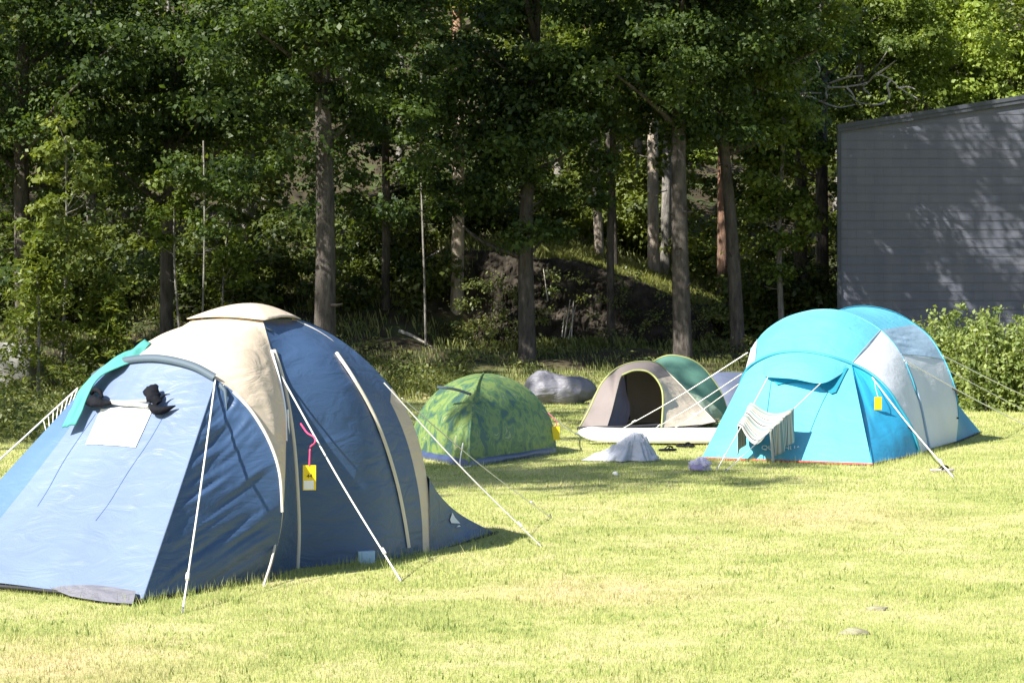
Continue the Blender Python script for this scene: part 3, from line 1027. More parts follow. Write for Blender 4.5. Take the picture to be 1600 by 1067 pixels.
# dead branches of the dark pine
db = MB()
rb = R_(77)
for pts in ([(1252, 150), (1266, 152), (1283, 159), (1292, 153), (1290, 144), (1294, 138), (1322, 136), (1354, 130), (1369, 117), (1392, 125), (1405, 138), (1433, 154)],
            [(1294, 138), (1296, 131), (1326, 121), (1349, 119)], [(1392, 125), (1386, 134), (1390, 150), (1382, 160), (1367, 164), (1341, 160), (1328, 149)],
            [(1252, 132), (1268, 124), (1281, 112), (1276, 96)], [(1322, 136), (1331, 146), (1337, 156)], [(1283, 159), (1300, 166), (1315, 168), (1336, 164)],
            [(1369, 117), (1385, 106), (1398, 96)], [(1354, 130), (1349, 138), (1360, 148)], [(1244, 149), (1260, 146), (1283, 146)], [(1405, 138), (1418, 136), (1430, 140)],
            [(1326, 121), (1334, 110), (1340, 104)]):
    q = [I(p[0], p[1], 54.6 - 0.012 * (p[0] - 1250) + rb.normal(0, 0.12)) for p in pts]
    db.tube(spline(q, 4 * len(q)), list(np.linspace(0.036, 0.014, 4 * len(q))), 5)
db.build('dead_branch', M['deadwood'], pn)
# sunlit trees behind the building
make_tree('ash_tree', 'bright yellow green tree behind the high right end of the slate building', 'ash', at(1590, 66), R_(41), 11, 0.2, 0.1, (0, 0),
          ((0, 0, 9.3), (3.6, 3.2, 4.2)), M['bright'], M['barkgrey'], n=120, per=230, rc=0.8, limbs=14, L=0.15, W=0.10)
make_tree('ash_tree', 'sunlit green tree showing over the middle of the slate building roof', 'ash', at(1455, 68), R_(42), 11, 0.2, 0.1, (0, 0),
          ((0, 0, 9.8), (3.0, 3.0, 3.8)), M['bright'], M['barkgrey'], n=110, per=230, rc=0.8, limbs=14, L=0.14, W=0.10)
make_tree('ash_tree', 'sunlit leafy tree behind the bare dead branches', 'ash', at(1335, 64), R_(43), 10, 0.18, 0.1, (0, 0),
          ((0.2, 0, 9.2), (2.6, 2.4, 3.4)), M['oaklight'], M['barkgrey'], n=95, per=230, rc=0.75, limbs=12, L=0.13, W=0.09)
make_tree('ash_tree', 'pale green tree glowing behind the straight pale pine on the rock', 'ash', at(1010, 69), R_(44), 8, 0.14, 0.08, (0, 0),
          ((0.2, 0, 4.2), (2.9, 2.4, 3.0)), M['bright'], M['barkgrey'], n=80, per=200, rc=0.7, limbs=12, L=0.14, W=0.09)
# spruces and shrubs at the left
for (lab, px, d, h, R, s) in (('broad young spruce below the sunlit maple at the left edge', 58, 44, 3.3, 1.5, 51),
                              ('spruce sapling right of the broad young spruce behind the teal towel', 165, 45, 2.5, 1.1, 53)):
    make_spruce(lab, at(px, d), R_(s), h, R, nb=80, per=60, mat=M['maple'], W=0.05)

# ---------------------------------------------------------------- the wood behind and to the left: one mass
rw = R_(90)
WV, WR, nW = [], [], 0
wt = MB()
spots = []
for d, step in ((63, 150), (69, 170), (76, 190), (85, 230), (97, 280)):
    px = -330
    while px < 1960:
        if not (d < 72 and 470 < px < 860):
            spots.append((px + rw.uniform(-50, 50), d + rw.uniform(-2.5, 2.5), 0))
        px += step
for (x, y) in ((-9.6, 24.5), (-10.8, 28.5), (-11.6, 32.5), (-15.5, 45.5), (-15, 31), (-16.2, 36), (-17.5, 27.5), (-20, 34), (-15, 24)):
    spots.append((x, y, 1))
for (px, d, side) in spots:
    if side:
        x, y = px, d
    else:
        x, y = (px - 800) * d / FPX, d
    if 7.5 < x < 30 and 51 < y < 64.5:
        continue
    z = tz(x, y)
    hh = rw.uniform(9, 13) if not side else rw.uniform(15.5, 18.5)
    if abs(x + 11.6) < 0.05:
        hh = 20.5
    rad = rw.uniform(2.2, 3.2) if not side else rw.uniform(2.8, 3.6)
    low = 0.50 if not side else 0.60
    C = clumps(rw, (x, y, z + hh * low + 0.5), (rad, rad, hh * (0.46 if not side else 0.38)), 46 if not side else 34)
    v, r = leaf_cloud(rw, C, 130, 0.95, 0.20, 0.14)
    WV.append(v)
    WR.append(r)
    wt.tube([np.array((x, y, z - 0.3)), np.array((x + 0.1, y, z + hh * 0.5)), np.array((x, y + 0.1, z + hh * 0.9))], [0.17, 0.13, 0.04], 7)
for k in range(95):
    d = rw.uniform(54, 61.5)
    px = rw.uniform(-80, 890) if k < 72 else rw.uniform(1165, 1300)
    if px > 700 and k < 72:
        d = rw.uniform(58, 63)
    x, y = (px - 800) * d / FPX, d
    z = tz(x, y)
    hb = rw.uniform(1.2, 3.4)
    C = clumps(rw, (x, y, z + hb * 0.45), (rw.uniform(0.7, 1.3), 0.8, hb * 0.5), 12)
    v, r = leaf_cloud(rw, C, 110, 0.6, 0.14, 0.10)
    WV.append(v)
    WR.append(r * 0.8)
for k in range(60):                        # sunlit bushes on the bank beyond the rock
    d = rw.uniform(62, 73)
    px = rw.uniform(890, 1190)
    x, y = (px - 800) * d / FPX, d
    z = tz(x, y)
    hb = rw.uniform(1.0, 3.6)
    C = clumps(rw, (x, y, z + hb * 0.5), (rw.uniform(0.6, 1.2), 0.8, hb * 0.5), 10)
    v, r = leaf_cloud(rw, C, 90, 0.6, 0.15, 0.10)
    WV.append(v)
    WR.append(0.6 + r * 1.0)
V = np.concatenate(WV)
wood = link_mesh('background_wood', np_mesh('background_wood', V, np.arange(len(V)).reshape(-1, 4), M['wood'], rnd=np.concatenate(WR)))
tag(wood, 'far off wood of leafy trees behind the camp', 'wood', kind='stuff')
wtk = wt.build('stems', M['barkgrey'], wood)
wtk['kind'] = 'stuff'

# one tall tree just outside the left of the frame shades a band of the lawn
make_tree('oak_tree', 'tall oak left of the lawn casting the shade band across the grass', 'oak', (-12.6, 12.6, 0), R_(61), 14, 0.3, 0.14, (0, 0),
          ((0, 0, 14.0), (3.3, 2.7, 1.7)), M['oak'], M['barkoak'], n=46, per=110, rc=0.8, limbs=10, L=0.2, W=0.14)

# ---------------------------------------------------------------- undergrowth
ru = R_(95)
UV_, UR = [], []
C = []
for _ in range(420):
    y = ru.uniform(47, 62)
    x = ru.uniform(-0.26, 0.26) * y
    if y < 52 and ru.random() < 0.5:
        continue
    if 53.2 < y < 56 and -1 < x < 6:
        continue
    if x > 7 and y > 50:
        continue
    C.append((x, y, tz(x, y) + ru.uniform(0.0, 0.22)))
for _ in range(90):
    px = ru.uniform(520, 730)
    y = ru.uniform(43.0, 48)
    x = (px - 800) * y / FPX
    C.append((x, y, tz(x, y) + ru.uniform(0.05, 0.40)))
for _ in range(150):
    y = ru.uniform(28, 42)
    x = -0.25 * y - 0.6 + abs(ru.normal(0, 0.055)) * y
    C.append((x, y, tz(x, y) + ru.uniform(0.03, 0.25)))
for _ in range(70):
    x = ru.uniform(-13, -6.2)
    y = ru.uniform(41, 46)
    C.append((x, y, tz(x, y) + ru.uniform(0.05, 0.5)))
for _ in range(60):
    x = ru.uniform(5.5, 8.2)
    y = ru.uniform(46, 54)
    C.append((x, y, tz(x, y) + ru.uniform(0.05, 0.5)))
for _ in range(12):
    C.append((ru.uniform(-1.9, -1.0), ru.uniform(53.7, 54.3), tz(-1.5, 54.0) + ru.uniform(-0.1, 0.2)))
for _ in range(130):                      # plants growing on the rock face
    x = ru.uniform(-1.4, 5.6) if ru.random() < 0.6 else ru.uniform(-1.5, 0.4)
    C.append((x, ru.uniform(52.7, 53.6), tz(x, 53.0) + ru.random() ** 2 * 1.9))
C = np.array(C)
v, r = leaf_cloud(ru, C, 55, 0.36, 0.085, 0.045, 0.7, 0.5)
UV_.append(v)
UR.append(r)
# tall grass on the slope and rock top
n = 70000
y = np.concatenate([ru.uniform(43, 54, n // 2), ru.uniform(55, 66, n // 2)])
x = ru.uniform(-0.27, 0.27, n) * y
px = np.where(np.sin(x * 1.7) * np.sin(y * 1.1 + x) + ru.uniform(-0.7, 0.7, n) > -0.1)[0]
x, y = x[px], y[px]
ex = 17000
x = np.concatenate([x, ru.uniform(0.6, 6.2, ex)])
y = np.concatenate([y, ru.uniform(55.2, 60, ex)])
z = terrain(x, y)
h = ru.uniform(0.08, 0.34, len(x)) * np.where((y < 52) & ~((x > -5) & (x < -1) & (y < 48)), 0.5, 1.0)
az = ru.uniform(0, 6.28, len(x))
w = 0.016
V4 = np.zeros((len(x), 4, 3), np.float32)
lx, ly = np.cos(az) * h * 0.4, np.sin(az) * h * 0.4
V4[:, 0] = np.stack([x - w / 2, y, z - 0.03], 1)
V4[:, 1] = np.stack([x + w / 2, y, z - 0.03], 1)
V4[:, 2] = np.stack([x + lx * 0.4 + w / 2, y + ly * 0.4, z + h * 0.65], 1)
V4[:, 3] = np.stack([x + lx, y + ly, z + h], 1)
UV_.append(V4.reshape(-1, 3))
rr_ = ru.uniform(0.3, 1, len(x))
rr_[-ex:] += 0.35  # dry straw on the rock top, tone lifted to look sunlit
UR.append(np.repeat(rr_, 4))
V = np.concatenate(UV_)
und = link_mesh('undergrowth', np_mesh('undergrowth', V, np.arange(len(V)).reshape(-1, 4), M['under'], rnd=np.concatenate(UR)))
tag(und, kind='stuff')

# ---------------------------------------------------------------- rock outcrop, boulder, logs
def rockface():
    top = [(715, 410), (760, 396), (850, 404), (900, 408), (960, 428), (1020, 448), (1060, 468), (1110, 480), (1145, 500), (1172, 530)]
    nx, nz = 170, 64
    pxs = np.linspace(715, 1172, nx)
    P = np.zeros((nz, nx, 3))
    for i, px in enumerate(pxs):
        ty_ = np.interp(px, [t[0] for t in top], [t[1] for t in top])
        edge_ = min(1, (px - 715) / 60, (1172 - px) / 60)
        for j in range(nz):
            t = j / (nz - 1)
            d = 53.7 + 1.9 * t ** 1.3 + (1 - edge_) * 0.9
            x = (px - 800) * d / FPX
            ztop = EYE + (HOR - ty_) * 55.6 / FPX
            z = 0.55 + (ztop - 0.55) * math.sin(min(1, t * 1.12) * math.pi / 2)
            nn = noise.voronoi(Vector((x * 1.1, z * 1.3, 3)))[0]
            o = 0.10 * abs(noise.noise(Vector((x * 6, z * 3, 4)))) + 0.06 * noise.noise(Vector((x * 14, z * 8, 4))) + (nn[1] - nn[0]) * 0.26 + 0.20 * noise.noise(Vector((x * 2.2, z * 2.6, 1))) + 0.16 * noise.noise(Vector((x * 0.9, z * 0.9, 5)))
            P[j, i] = (x, d - 0.15 - o * (1 - 0.7 * t ** 4), z + 0.10 * noise.noise(Vector((x * 3, z * 3, 9))) + 0.05 * noise.noise(Vector((x * 9, z * 9, 2))))
    o = MB().grid(P).build('rock_outcrop', M['rock'], smooth=False)
    tag(o, 'dark jagged rock face rising behind the small tents', 'rock')
rockface()
tag(lump('boulder', M['boulder'], None, (-11.3, 45.5, tz(-11.3, 45.5) + 0.3), (1.0, 0.7, 0.65), 3.1, 0.35), 'grey boulder half hidden in shade left of the blue tent', 'boulder')
def lay(px, d, up):
    x = (px - 800) * d / FPX
    return np.array((x, d, tz(x, d) + up))
def log(label, a, b, r):
    o = MB().tube(spline([a, (np.array(a) + b) / 2 + np.array((0, 0, 0.05)), b], 10), list(np.linspace(r, r * 0.6, 10)), 8).build('fallen_log', M['deadwood'])
    tag(o, label, 'log', 'fallen logs in the wood')
log('pale fallen log leaning against the slope left of the mottled pine', lay(618, 57.0, 0.10), lay(716, 58.2, 0.02), 0.085)
log('thin fallen log low on the shaded slope behind the camouflage tent', lay(624, 52.6, 0.06), lay(676, 52.0, 0.0), 0.05)
st = MB()
for (a, b) in (((882, 528), (891, 468)), ((888, 530), (899, 480)), ((893, 528), (896, 470)), ((878, 526), (883, 478)), ((856, 470), (849, 420))):
    p, q = I(a[0], a[1], 52.8), I(b[0], b[1], 53.2)
    st.tube([p, q], [0.018, 0.01], 5)
tag(st.build('dead_stalks', M['deadwood']), 'tuft of pale dry stalks at the foot of the rock face', 'stalks')

# ---------------------------------------------------------------- slate building
bx0, by0 = (1312 - 800) * 52 / FPX, 52.0
bx1 = 17.0
z0b = 0.2
zl = EYE + (HOR - 207) * 52 / FPX
sl = 0.158
bld = empty('slate_building', (bx0, by0, 0.6), 'dark grey slate clad building with a sloping roof edge behind the shrubs', 'building')
def ztop(x):
    return zl + sl * (x - bx0)
mb = MB()
ch = 0.225
z = z0b
while z < ztop(bx1):
    z1 = z + ch
    x0 = bx0 if ztop(bx0) > z else bx0 + (z - zl) / sl
    xt = bx0 if ztop(bx0) > z1 else min(bx1, bx0 + (z1 - zl) / sl)
    # each course a tilted board: its foot stands 25 mm proud of the board below
    rows = []
    nseg = 30
    for k in range(nseg + 1):
        f = k / nseg
        xa, xb = x0 + (bx1 - x0) * f, xt + (bx1 - xt) * f
        wob = 0.006 * noise.noise(Vector((xa * 2.5, z * 3, 0)))
        rows.append([(xa, by0 - 0.002, z), (xa, by0 - 0.017 + wob, z), (xb, by0 - 0.003, z1)])
    mb.grid(np.array(rows).transpose(1, 0, 2))
    z = z1
mb.build('wall', M['slate'], bld, smooth=False)
mb = MB()
yb = by0 + 9
bk = bx0 + 1.7
mb.poly([(bx0, by0, z0b), (bk, yb, z0b), (bk, yb, ztop(bk)), (bx0, by0, ztop(bx0))])
mb.poly([(bk, yb, z0b), (bx1, yb, z0b), (bx1, yb, ztop(bx1)), (bk, yb, ztop(bk))])
mb.poly([(bx1, by0, z0b), (bx1, yb, z0b), (bx1, yb, ztop(bx1)), (bx1, by0, ztop(bx1))])
mb.build('wall', M['slate'], bld, smooth=False)
mb = MB()
def slab(x0, x1, ya, yb_, za, zb, sk=0.0):
    P = []
    for (x, y) in ((x0, ya), (x1, ya), (x1, yb_), (x0 + sk, yb_)):
        P.append((x, y, ztop(x) + za))
    for (x, y) in ((x0, ya), (x1, ya), (x1, yb_), (x0 + sk, yb_)):
        P.append((x, y, ztop(x) + zb))
    for q in ((0, 3, 2, 1), (4, 5, 6, 7), (0, 1, 5, 4), (1, 2, 6, 5), (2, 3, 7, 6), (3, 0, 4, 7)):
        mb.poly([P[k] for k in q])
slab(bx0 - 0.07, bx1 + 0.1, by0 - 0.10, yb + 0.1, 0.0, 0.17, 1.7)
mb.build('roof', M['roofedge'], bld, smooth=False)
mb = MB()
slab(bx0 - 0.085, bx1 + 0.1, by0 - 0.125, by0 - 0.103, 0.10, 0.20)
mb.build('fascia', M['roofedge'], bld, smooth=False)
MB().box((bx0 - 0.02, by0 - 0.035, (z0b + zl) / 2), (0.10, 0.06, zl - z0b)).build('corner_trim', M['roofedge'], bld, smooth=False)

# ---------------------------------------------------------------- shrubs in front of the building
for (lab, px, d, h, w, s) in (('pale green shrub rising just behind the rear skirt of the turquoise tent', 1448, 40, 1.75, 0.55, 71),
                              ('tall leafy shrub with upright shoots second from the turquoise tent', 1492, 39.5, 1.95, 0.6, 72),
                              ('bushy shrub in the middle of the thicket below the slate wall', 1540, 38.5, 1.85, 0.65, 73),
                              ('shrub near the right end of the thicket crossed by a tent rope', 1590, 38.5, 1.8, 0.65, 74),
                              ('last shrub of the thicket half out of the picture', 1640, 38, 1.85, 0.7, 75),
                              ('low back shrub against the slate wall behind the taller ones', 1515, 42, 1.75, 0.9, 76)):
    rs = R_(s)
    pos = at(px, d)
    root = empty('shrub', pos, lab, 'shrub', 'shrubs below the slate wall')
    C, stem_ = [], MB()
    for k in range(24):
        a = rs.uniform(0, 6.28)
        q = rs.random() ** 0.5 * w
        bx, by_ = math.cos(a) * q, math.sin(a) * q
        hh = h * rs.uniform(0.62, 1.12) * (1 - 0.25 * (q / w) ** 2)
        tip = np.array((bx * 1.15, by_ * 1.15, hh))
        foot = np.array((bx * 0.6, by_ * 0.6, -0.05))
        stem_.tube([foot, (foot + tip) / 2, tip], [0.012, 0.009, 0.004], 5)
        for f in np.linspace(0.08, 1.0, 11):
            C.append(foot + (tip - foot) * f + rs.normal(0, 0.04, 3))
    me = bpy.data.meshes.new('stem')
    me.from_pydata(stem_.v, [], stem_.f)
    me.materials.append(M['barkgrey'])
    link_mesh('stem', me, root)
    V, r = leaf_cloud(rs, np.array(C), 34, 0.19, 0.085, 0.05, 0.8, 0.5)
    link_mesh('foliage', np_mesh('foliage', V, np.arange(len(V)).reshape(-1, 4), M['shrub'], rnd=r), root)

# ================================================================ blue and beige family tent
FD = np.array((-2.18, 12.08, 0.0))
AX, AV = np.array((0.5, 0.866, 0)), np.array((0.866, -0.5, 0))
def UVH(u, v, h):
    return FD + AX * u + AV * v + np.array((0, 0, h))
def mirror(pts, vc=-1.06):
    out = []
    for p in pts:
        q = np.array(p) - FD
        u, v, h = q.dot(AX), q.dot(AV), q[2]
        out.append(UVH(u, 2 * vc - v, h))
    return out
TC = UVH(2.3, -1.05, 0.6)
big = empty('family_tent', UVH(2.3, -1.05, 0), 'large blue family tent with beige roof and clear window in its sloping front', 'tent')

Q1, Q2 = I(337, 592, 13.41), I(146, 590, 13.95)
hoop_r = [I(415, 906, 13.2), I(433, 855, 13.2), I(441, 800, 13.22), I(437, 740, 13.26), I(421, 690, 13.3), I(394, 644, 13.34), I(365, 612, 13.38), Q1]
hoop_top = [Q1, I(300, 573, 13.5), I(250, 562, 13.63), I(205, 564, 13.75), I(172, 574, 13.86), Q2]
hoop_l = [Q2, UVH(1.25, -1.80, 1.0), UVH(1.25, -1.98, 0.5), UVH(1.25, -2.0, 0.0)]
F0, L0 = G(222, 943), UVH(-0.05, -1.90, 0)
capA, capB, capC = I(301, 500, 14.66), I(411, 502, 14.27), I(463, 500, 14.90)
capD = UVH(2.80, -1.34, 1.66)
pole_a = [capB, I(428, 548, 14.12), I(441, 592, 14.02), I(451, 640, 13.94), I(459, 700, 13.88), I(464, 770, 13.85), I(466, 830, 13.83), I(464, 888, 13.80)]
seam = [capB, I(424, 548, 14.08), I(436, 592, 13.94), I(445, 640, 13.8), I(447, 690, 13.66), I(443, 760, 13.45), I(432, 840, 13.28), I(417, 905, 13.21)]
pole_c = [capC, I(505, 520, 14.9), I(545, 550, 14.88), I(583, 588, 14.86), I(612, 632, 14.84), I(636, 690, 14.82), I(652, 755, 14.8), I(659, 810, 14.78), I(661, 866, 14.74)]
rim = [I(466, 499, 14.95), I(510, 518, 15.0), I(552, 546, 15.02), I(592, 583, 15.04), I(628, 628, 15.04), I(650, 675, 15.02), I(665, 735, 14.98), I(671, 795, 14.9), I(671, 864, 14.78)]
TIP = G(777, 834)

# front bedroom: sloping front and two sides
front = [[F0, UVH(-0.02, -0.62, 0.035), UVH(-0.02, -1.3, 0.05), L0], list(hoop_top)]
P_front = loft(front, nu=50, nv=50, center=TC, bulge=-0.05, wr=0.007, fs=12, ft=1.2, seed=1.0, skew=0.2)
fp = MB().grid(P_front).build('front_panel', M['paleblue'], big)
fp.data.materials.append(M['midblue'])
for pl_ in fp.data.polygons:
    i_, j_ = pl_.index % 49, pl_.index // 49
    if i_ > 39:
        pl_.material_index = 1
def on_front(s, t, lift=0.0):
    nv, nu = P_front.shape[:2]
    a, b = s * (nu - 1), t * (nv - 1)
    i, j = min(int(a), nu - 2), min(int(b), nv - 2)
    fa, fb = a - i, b - j
    p = (P_front[j, i] * (1 - fa) + P_front[j, i + 1] * fa) * (1 - fb) + (P_front[j + 1, i] * (1 - fa) + P_front[j + 1, i + 1] * fa) * fb
    n_ = np.cross(P_front[j, i + 1] - P_front[j, i], P_front[j + 1, i] - P_front[j, i])
    n_ /= np.linalg.norm(n_)
    if n_[1] > 0:
        n_ = -n_
    return p + n_ * lift
def proj(p):
    return 800 + p[0] / p[1] * FPX, HOR - (p[2] - EYE) / p[1] * FPX
def find_front(px, py):
    best, res = 1e9, (0.5, 0.5)
    for a in np.linspace(0, 1, 101):
        for b in np.linspace(0, 1, 101):
            q = proj(on_front(a, b))
            e = (q[0] - px) ** 2 + (q[1] - py) ** 2
            if e < best:
                best, res = e, (a, b)
    return res
# clear window, hanging a few mm in front of the cloth
ca, cb, cc, cd = find_front(240, 640), find_front(158, 640), find_front(134, 694), find_front(213, 698)
Wg = np.zeros((22, 22, 3))
for j in range(22):
    for i in range(22):
        a, b = i / 21, j / 21
        s = (cd[0] * (1 - a) + cc[0] * a) * (1 - b) + (ca[0] * (1 - a) + cb[0] * a) * b
        t = (cd[1] * (1 - a) + cc[1] * a) * (1 - b) + (ca[1] * (1 - a) + cb[1] * a) * b
        Wg[j, i] = on_front(s, t, 0.007)
MB().grid(Wg).build('window', M['window'], fp)
sm = MB()
for line in (((150, 645), (110, 705), (60, 790)), ((262, 640), (222, 705), (150, 815))):
    k = 12
    pts = spline([np.array((p[0], p[1], 0)) for p in line], k)
    st_ = [find_front(p[0], p[1]) for p in pts[:: 3]] + [find_front(pts[-1][0], pts[-1][1])]
    sm.tube(spline([on_front(a, b, 0.001) for a, b in st_], 16), 0.0028, 5)
sm.build('seam', M['seamblue'], fp)
panel('vestibule_side', M['navy'], big, [[Q1] + [Q1 + (F0 - Q1) * t for t in (0.25, 0.5, 0.75)] + [F0], hoop_r[::-1]],
      nu=110, nv=44, center=TC, bulge=-0.05, wr=0.020, fs=15, ft=1.3, seed=4.0, skew=0.28)
panel('vestibule_side', M['navy'], big, [[Q2, Q2 + (L0 - Q2) * 0.5, L0], hoop_l], nu=30, nv=20, center=TC, bulge=-0.03, wr=0.012, fs=3, ft=3, seed=5.0)
# beige roof over the front hoop
capAB = [capB, I(355, 497, 14.45), capA]
seam_l = mirror(seam, -1.10)
seam_l[0] = capA
hoop_all = hoop_r[:-1] + hoop_top + hoop_l[1:]
top_edge = seam[::-1] + capAB[1:-1] + seam_l
def merge_smooth(A, B, it=26):
    Pm = np.concatenate([A, B[:, 1:]], axis=1)
    k0 = A.shape[1] - 1
    for _ in range(it):
        Q_ = Pm.copy()
        lo, hi = max(1, k0 - 14), min(Pm.shape[1] - 1, k0 + 14)
        Q_[1:-1, lo:hi] = 0.5 * Pm[1:-1, lo:hi] + 0.25 * (Pm[1:-1, lo - 1:hi - 1] + Pm[1:-1, lo + 1:hi + 1])
        Pm = Q_
    return Pm
PA = loft([hoop_r, seam[::-1]], nu=44, nv=26, center=TC)
PB = loft([hoop_top, capAB], nu=44, nv=26, center=TC)
PL = loft([hoop_l, seam_l], nu=30, nv=26, center=TC)
PR = merge_smooth(merge_smooth(PA, PB), PL)
nvR, nuR = PR.shape[:2]
cR = np.array(TC)
for j in range(nvR):
    for i in range(nuR):
        s_, t_ = i / (nuR - 1), j / (nvR - 1)
        o_ = PR[j, i] - cR
        o_ /= np.linalg.norm(o_)
        PR[j, i] += o_ * (0.035 * math.sin(math.pi * t_) + 0.012 * math.sin(math.pi * t_) * noise.noise(Vector((s_ * 16, t_ * 4, 9.0))))
MB().grid(PR).build('roof_panel', M['beige'], big)
# narrow blue strip between seam and pole
panel('side_strip', M['navy'], big, [seam, pole_a], nu=40, nv=8, center=TC, bulge=0.0, wr=0.006, fs=8, ft=2, seed=2.2)
# door side
capBC = [capB, I(440, 503, 14.6), capC]
mid_d = spline([(np.array(a) + np.array(b)) / 2 + np.array((0.10, -0.13, 0.02)) * min(1, i / 2.0) for i, (a, b) in enumerate(zip(spline(pole_a, 9), spline(pole_c, 9)))], 9)
P_door = loft([pole_a, mid_d, pole_c], nu=64, nv=44, center=TC, bulge=0.0, wr=0.007, fs=12, ft=2, seed=3.0)
dp = MB().grid(P_door).build('door_panel', M['navy'], big)
def on_door(s, t, lift):
    nv, nu = P_door.shape[:2]
    i, j = min(int(s * (nu - 1)), nu - 2), min(int(t * (nv - 1)), nv - 2)
    n_ = np.cross(P_door[j, i + 1] - P_door[j, i], P_door[j + 1, i] - P_door[j, i])
    n_ /= np.linalg.norm(n_)
    if n_[1] > 0:
        n_ = -n_
    return P_door[j, i] + n_ * lift
zipc = [I(525, 553, 14.78), I(552, 590, 14.70), I(580, 638, 14.6), I(603, 695, 14.52), I(620, 755, 14.47), I(632, 815, 14.45), I(640, 858, 14.44)]
zipt = []
for p in zipc:
    q = proj(p)
    best, res = 1e9, None
    for s in np.linspace(0, 1, 90):
        for t in np.linspace(0, 1, 60):
            w_ = on_door(s, t, 0.006)
            a = proj(w_)
            e = (a[0] - q[0]) ** 2 + (a[1] - q[1]) ** 2
            if e < best:
                best, res = e, w_
    zipt.append(res)
ribbon('zip_cover', M['cream'], dp, zipt, 0.035, center=TC, lift=0.012)
# roof cap
capc = (capA + capB + capC + capD) / 4
apex = capc + np.array((0, 0, 0.125))
ring = []
cor = [capA, capB, capC, capD]
for k in range(4):
    a, b = cor[k], cor[(k + 1) % 4]
    for t in np.linspace(0, 1, 10, endpoint=False):
        ring.append(a + (b - a) * t + np.array((0, 0, 0.02 * math.sin(math.pi * t))) + ((a + b) / 2 - capc) * 0.10 * math.sin(math.pi * t))
ring = np.array(ring)
rows = []
for t in np.linspace(0, 1, 10):
    r_ = capc + (ring - capc) * (1.10 - 1.10 * t)
    r_[:, 2] = ring[:, 2] + 0.008 + (apex[2] - ring[:, 2] - 0.008) * math.sin(t * math.pi / 2)
    rows.append(r_)
MB().grid(np.array(rows), closed_u=True).build('roof_cap', M['beige'], big, solid=0.006)
# rear half: beige strip, far hoop, sleeping end and skirt
pcs, rms = spline(pole_c, 41), spline(rim, 41)
panel('vent_mesh', M['navy'], big, [list(pcs[:19]), list(rms[:17])], nu=30, nv=6, center=TC)
panel('roof_panel', M['beige'], big, [list(pcs[18:]), list(rms[16:])], nu=44, nv=6, center=TC)
hoop2 = [I(663, 862, 15.3), I(655, 790, 15.5), I(640, 715, 15.6), I(610, 640, 15.75), UVH(3.55, -1.0, 1.25), UVH(3.55, -1.55, 1.0), UVH(3.55, -1.85, 0.5), UVH(3.5, -1.95, 0)]
rim_l = [capD] + mirror(rim[1:], -1.10)
rear_top = rim[::-1] + rim_l
panel('rear_panel', M['navy'], big, [spline(rear_top, 40), spline(hoop2, 40)], nu=60, nv=16, center=TC)
rear_end = [TIP, UVH(4.7, -0.6, 0), UVH(4.7, -1.5, 0), UVH(3.5, -1.95, 0)]
low_rim = [I(671, 748, 14.95), I(672, 800, 14.88), I(671, 864, 14.78)]
skirt_top = [I(671, 748, 14.95), I(690, 777, 15.2), I(722, 805, 15.6), TIP]
base_l = [I(671, 864, 14.78), I(700, 858, 15.1), I(740, 846, 15.6), TIP]
P_skirt = loft([base_l, skirt_top], nu=40, nv=16, center=TC, bulge=-0.01, wr=0.008, fs=4, ft=4, seed=6.0)
sk = MB().grid(P_skirt).build('rear_skirt', M['navy'], big)
panel('rear_skirt', M['navy'], big, [spline(skirt_top, 20), spline(hoop2[4:8], 20)], nu=30, nv=20, center=TC, bulge=-0.05)
panel('rear_skirt', M['navy'], big, [[hoop2[4], UVH(4.3, -1.1, 0.45), UVH(4.7, -1.2, 0)], [hoop2[7], UVH(4.3, -1.7, 0), UVH(4.7, -1.3, 0)]], nu=20, nv=10, center=TC)
# mountain shaped logo on the skirt
def skirt_pt(px, py, lift=0.012):
    best, res = 1e9, None
    nv, nu = P_skirt.shape[:2]
    for j in range(nv - 1):
        for i in range(nu - 1):
            for fa in (0, 0.33, 0.66):
                for fb in (0, 0.33, 0.66):
                    p = (P_skirt[j, i] * (1 - fa) + P_skirt[j, i + 1] * fa) * (1 - fb) + (P_skirt[j + 1, i] * (1 - fa) + P_skirt[j + 1, i + 1] * fa) * fb
                    q = proj(p)
                    e = (q[0] - px) ** 2 + (q[1] - py) ** 2
                    if e < best:
                        best, res = e, p
    return res + np.array((0.4, -0.9, 0.1)) * lift
lg = MB()
lg.poly([skirt_pt(*p) for p in ((706, 800), (710, 808), (718, 817), (704, 817), (702, 812))])
lg.poly([skirt_pt(*p) for p in ((716, 820), (719, 822), (712, 823))])
lg.build('logo', M['logowhite'], sk, smooth=False)
def mixp_(a, b, t):
    return a + (np.array(b) - a) * t
# bindings and pole sleeves
ribbon('hoop_binding', M['darktrim'], big, [p + np.array((0, -0.02, 0.01)) for p in hoop_top], 0.055, center=TC)
ribbon('pole_sleeve', M['cream'], big, pole_a[1:], 0.030, center=TC, lift=0.016)
ribbon('pole_sleeve', M['cream'], big, [p + np.array((-0.03, -0.02, 0)) for p in pole_c], 0.03, center=TC, lift=0.010)
ribbon('seam_binding', M['logowhite'], big, seam[1:5], 0.016, center=TC, lift=0.01)
ribbon('vent_mesh', M['darktrim'], big, [mixp_(p, pole_a[1], 0.10) + np.array((0.01, -0.03, -0.035)) for p in spline([capB, capBC[1], capC], 8)], 0.07, center=TC, lift=0.004)
ribbon('hoop_piping', M['cream'], big, hoop_r[2:-1], 0.022, center=TC, lift=0.012)
tube_obj('ridge_piping', M['paleblue'], big, [Q1, Q1 + (F0 - Q1) * 0.5 + np.array((0, -0.004, 0.0)), F0 + np.array((0, 0, 0.02))], 0.006, 10)
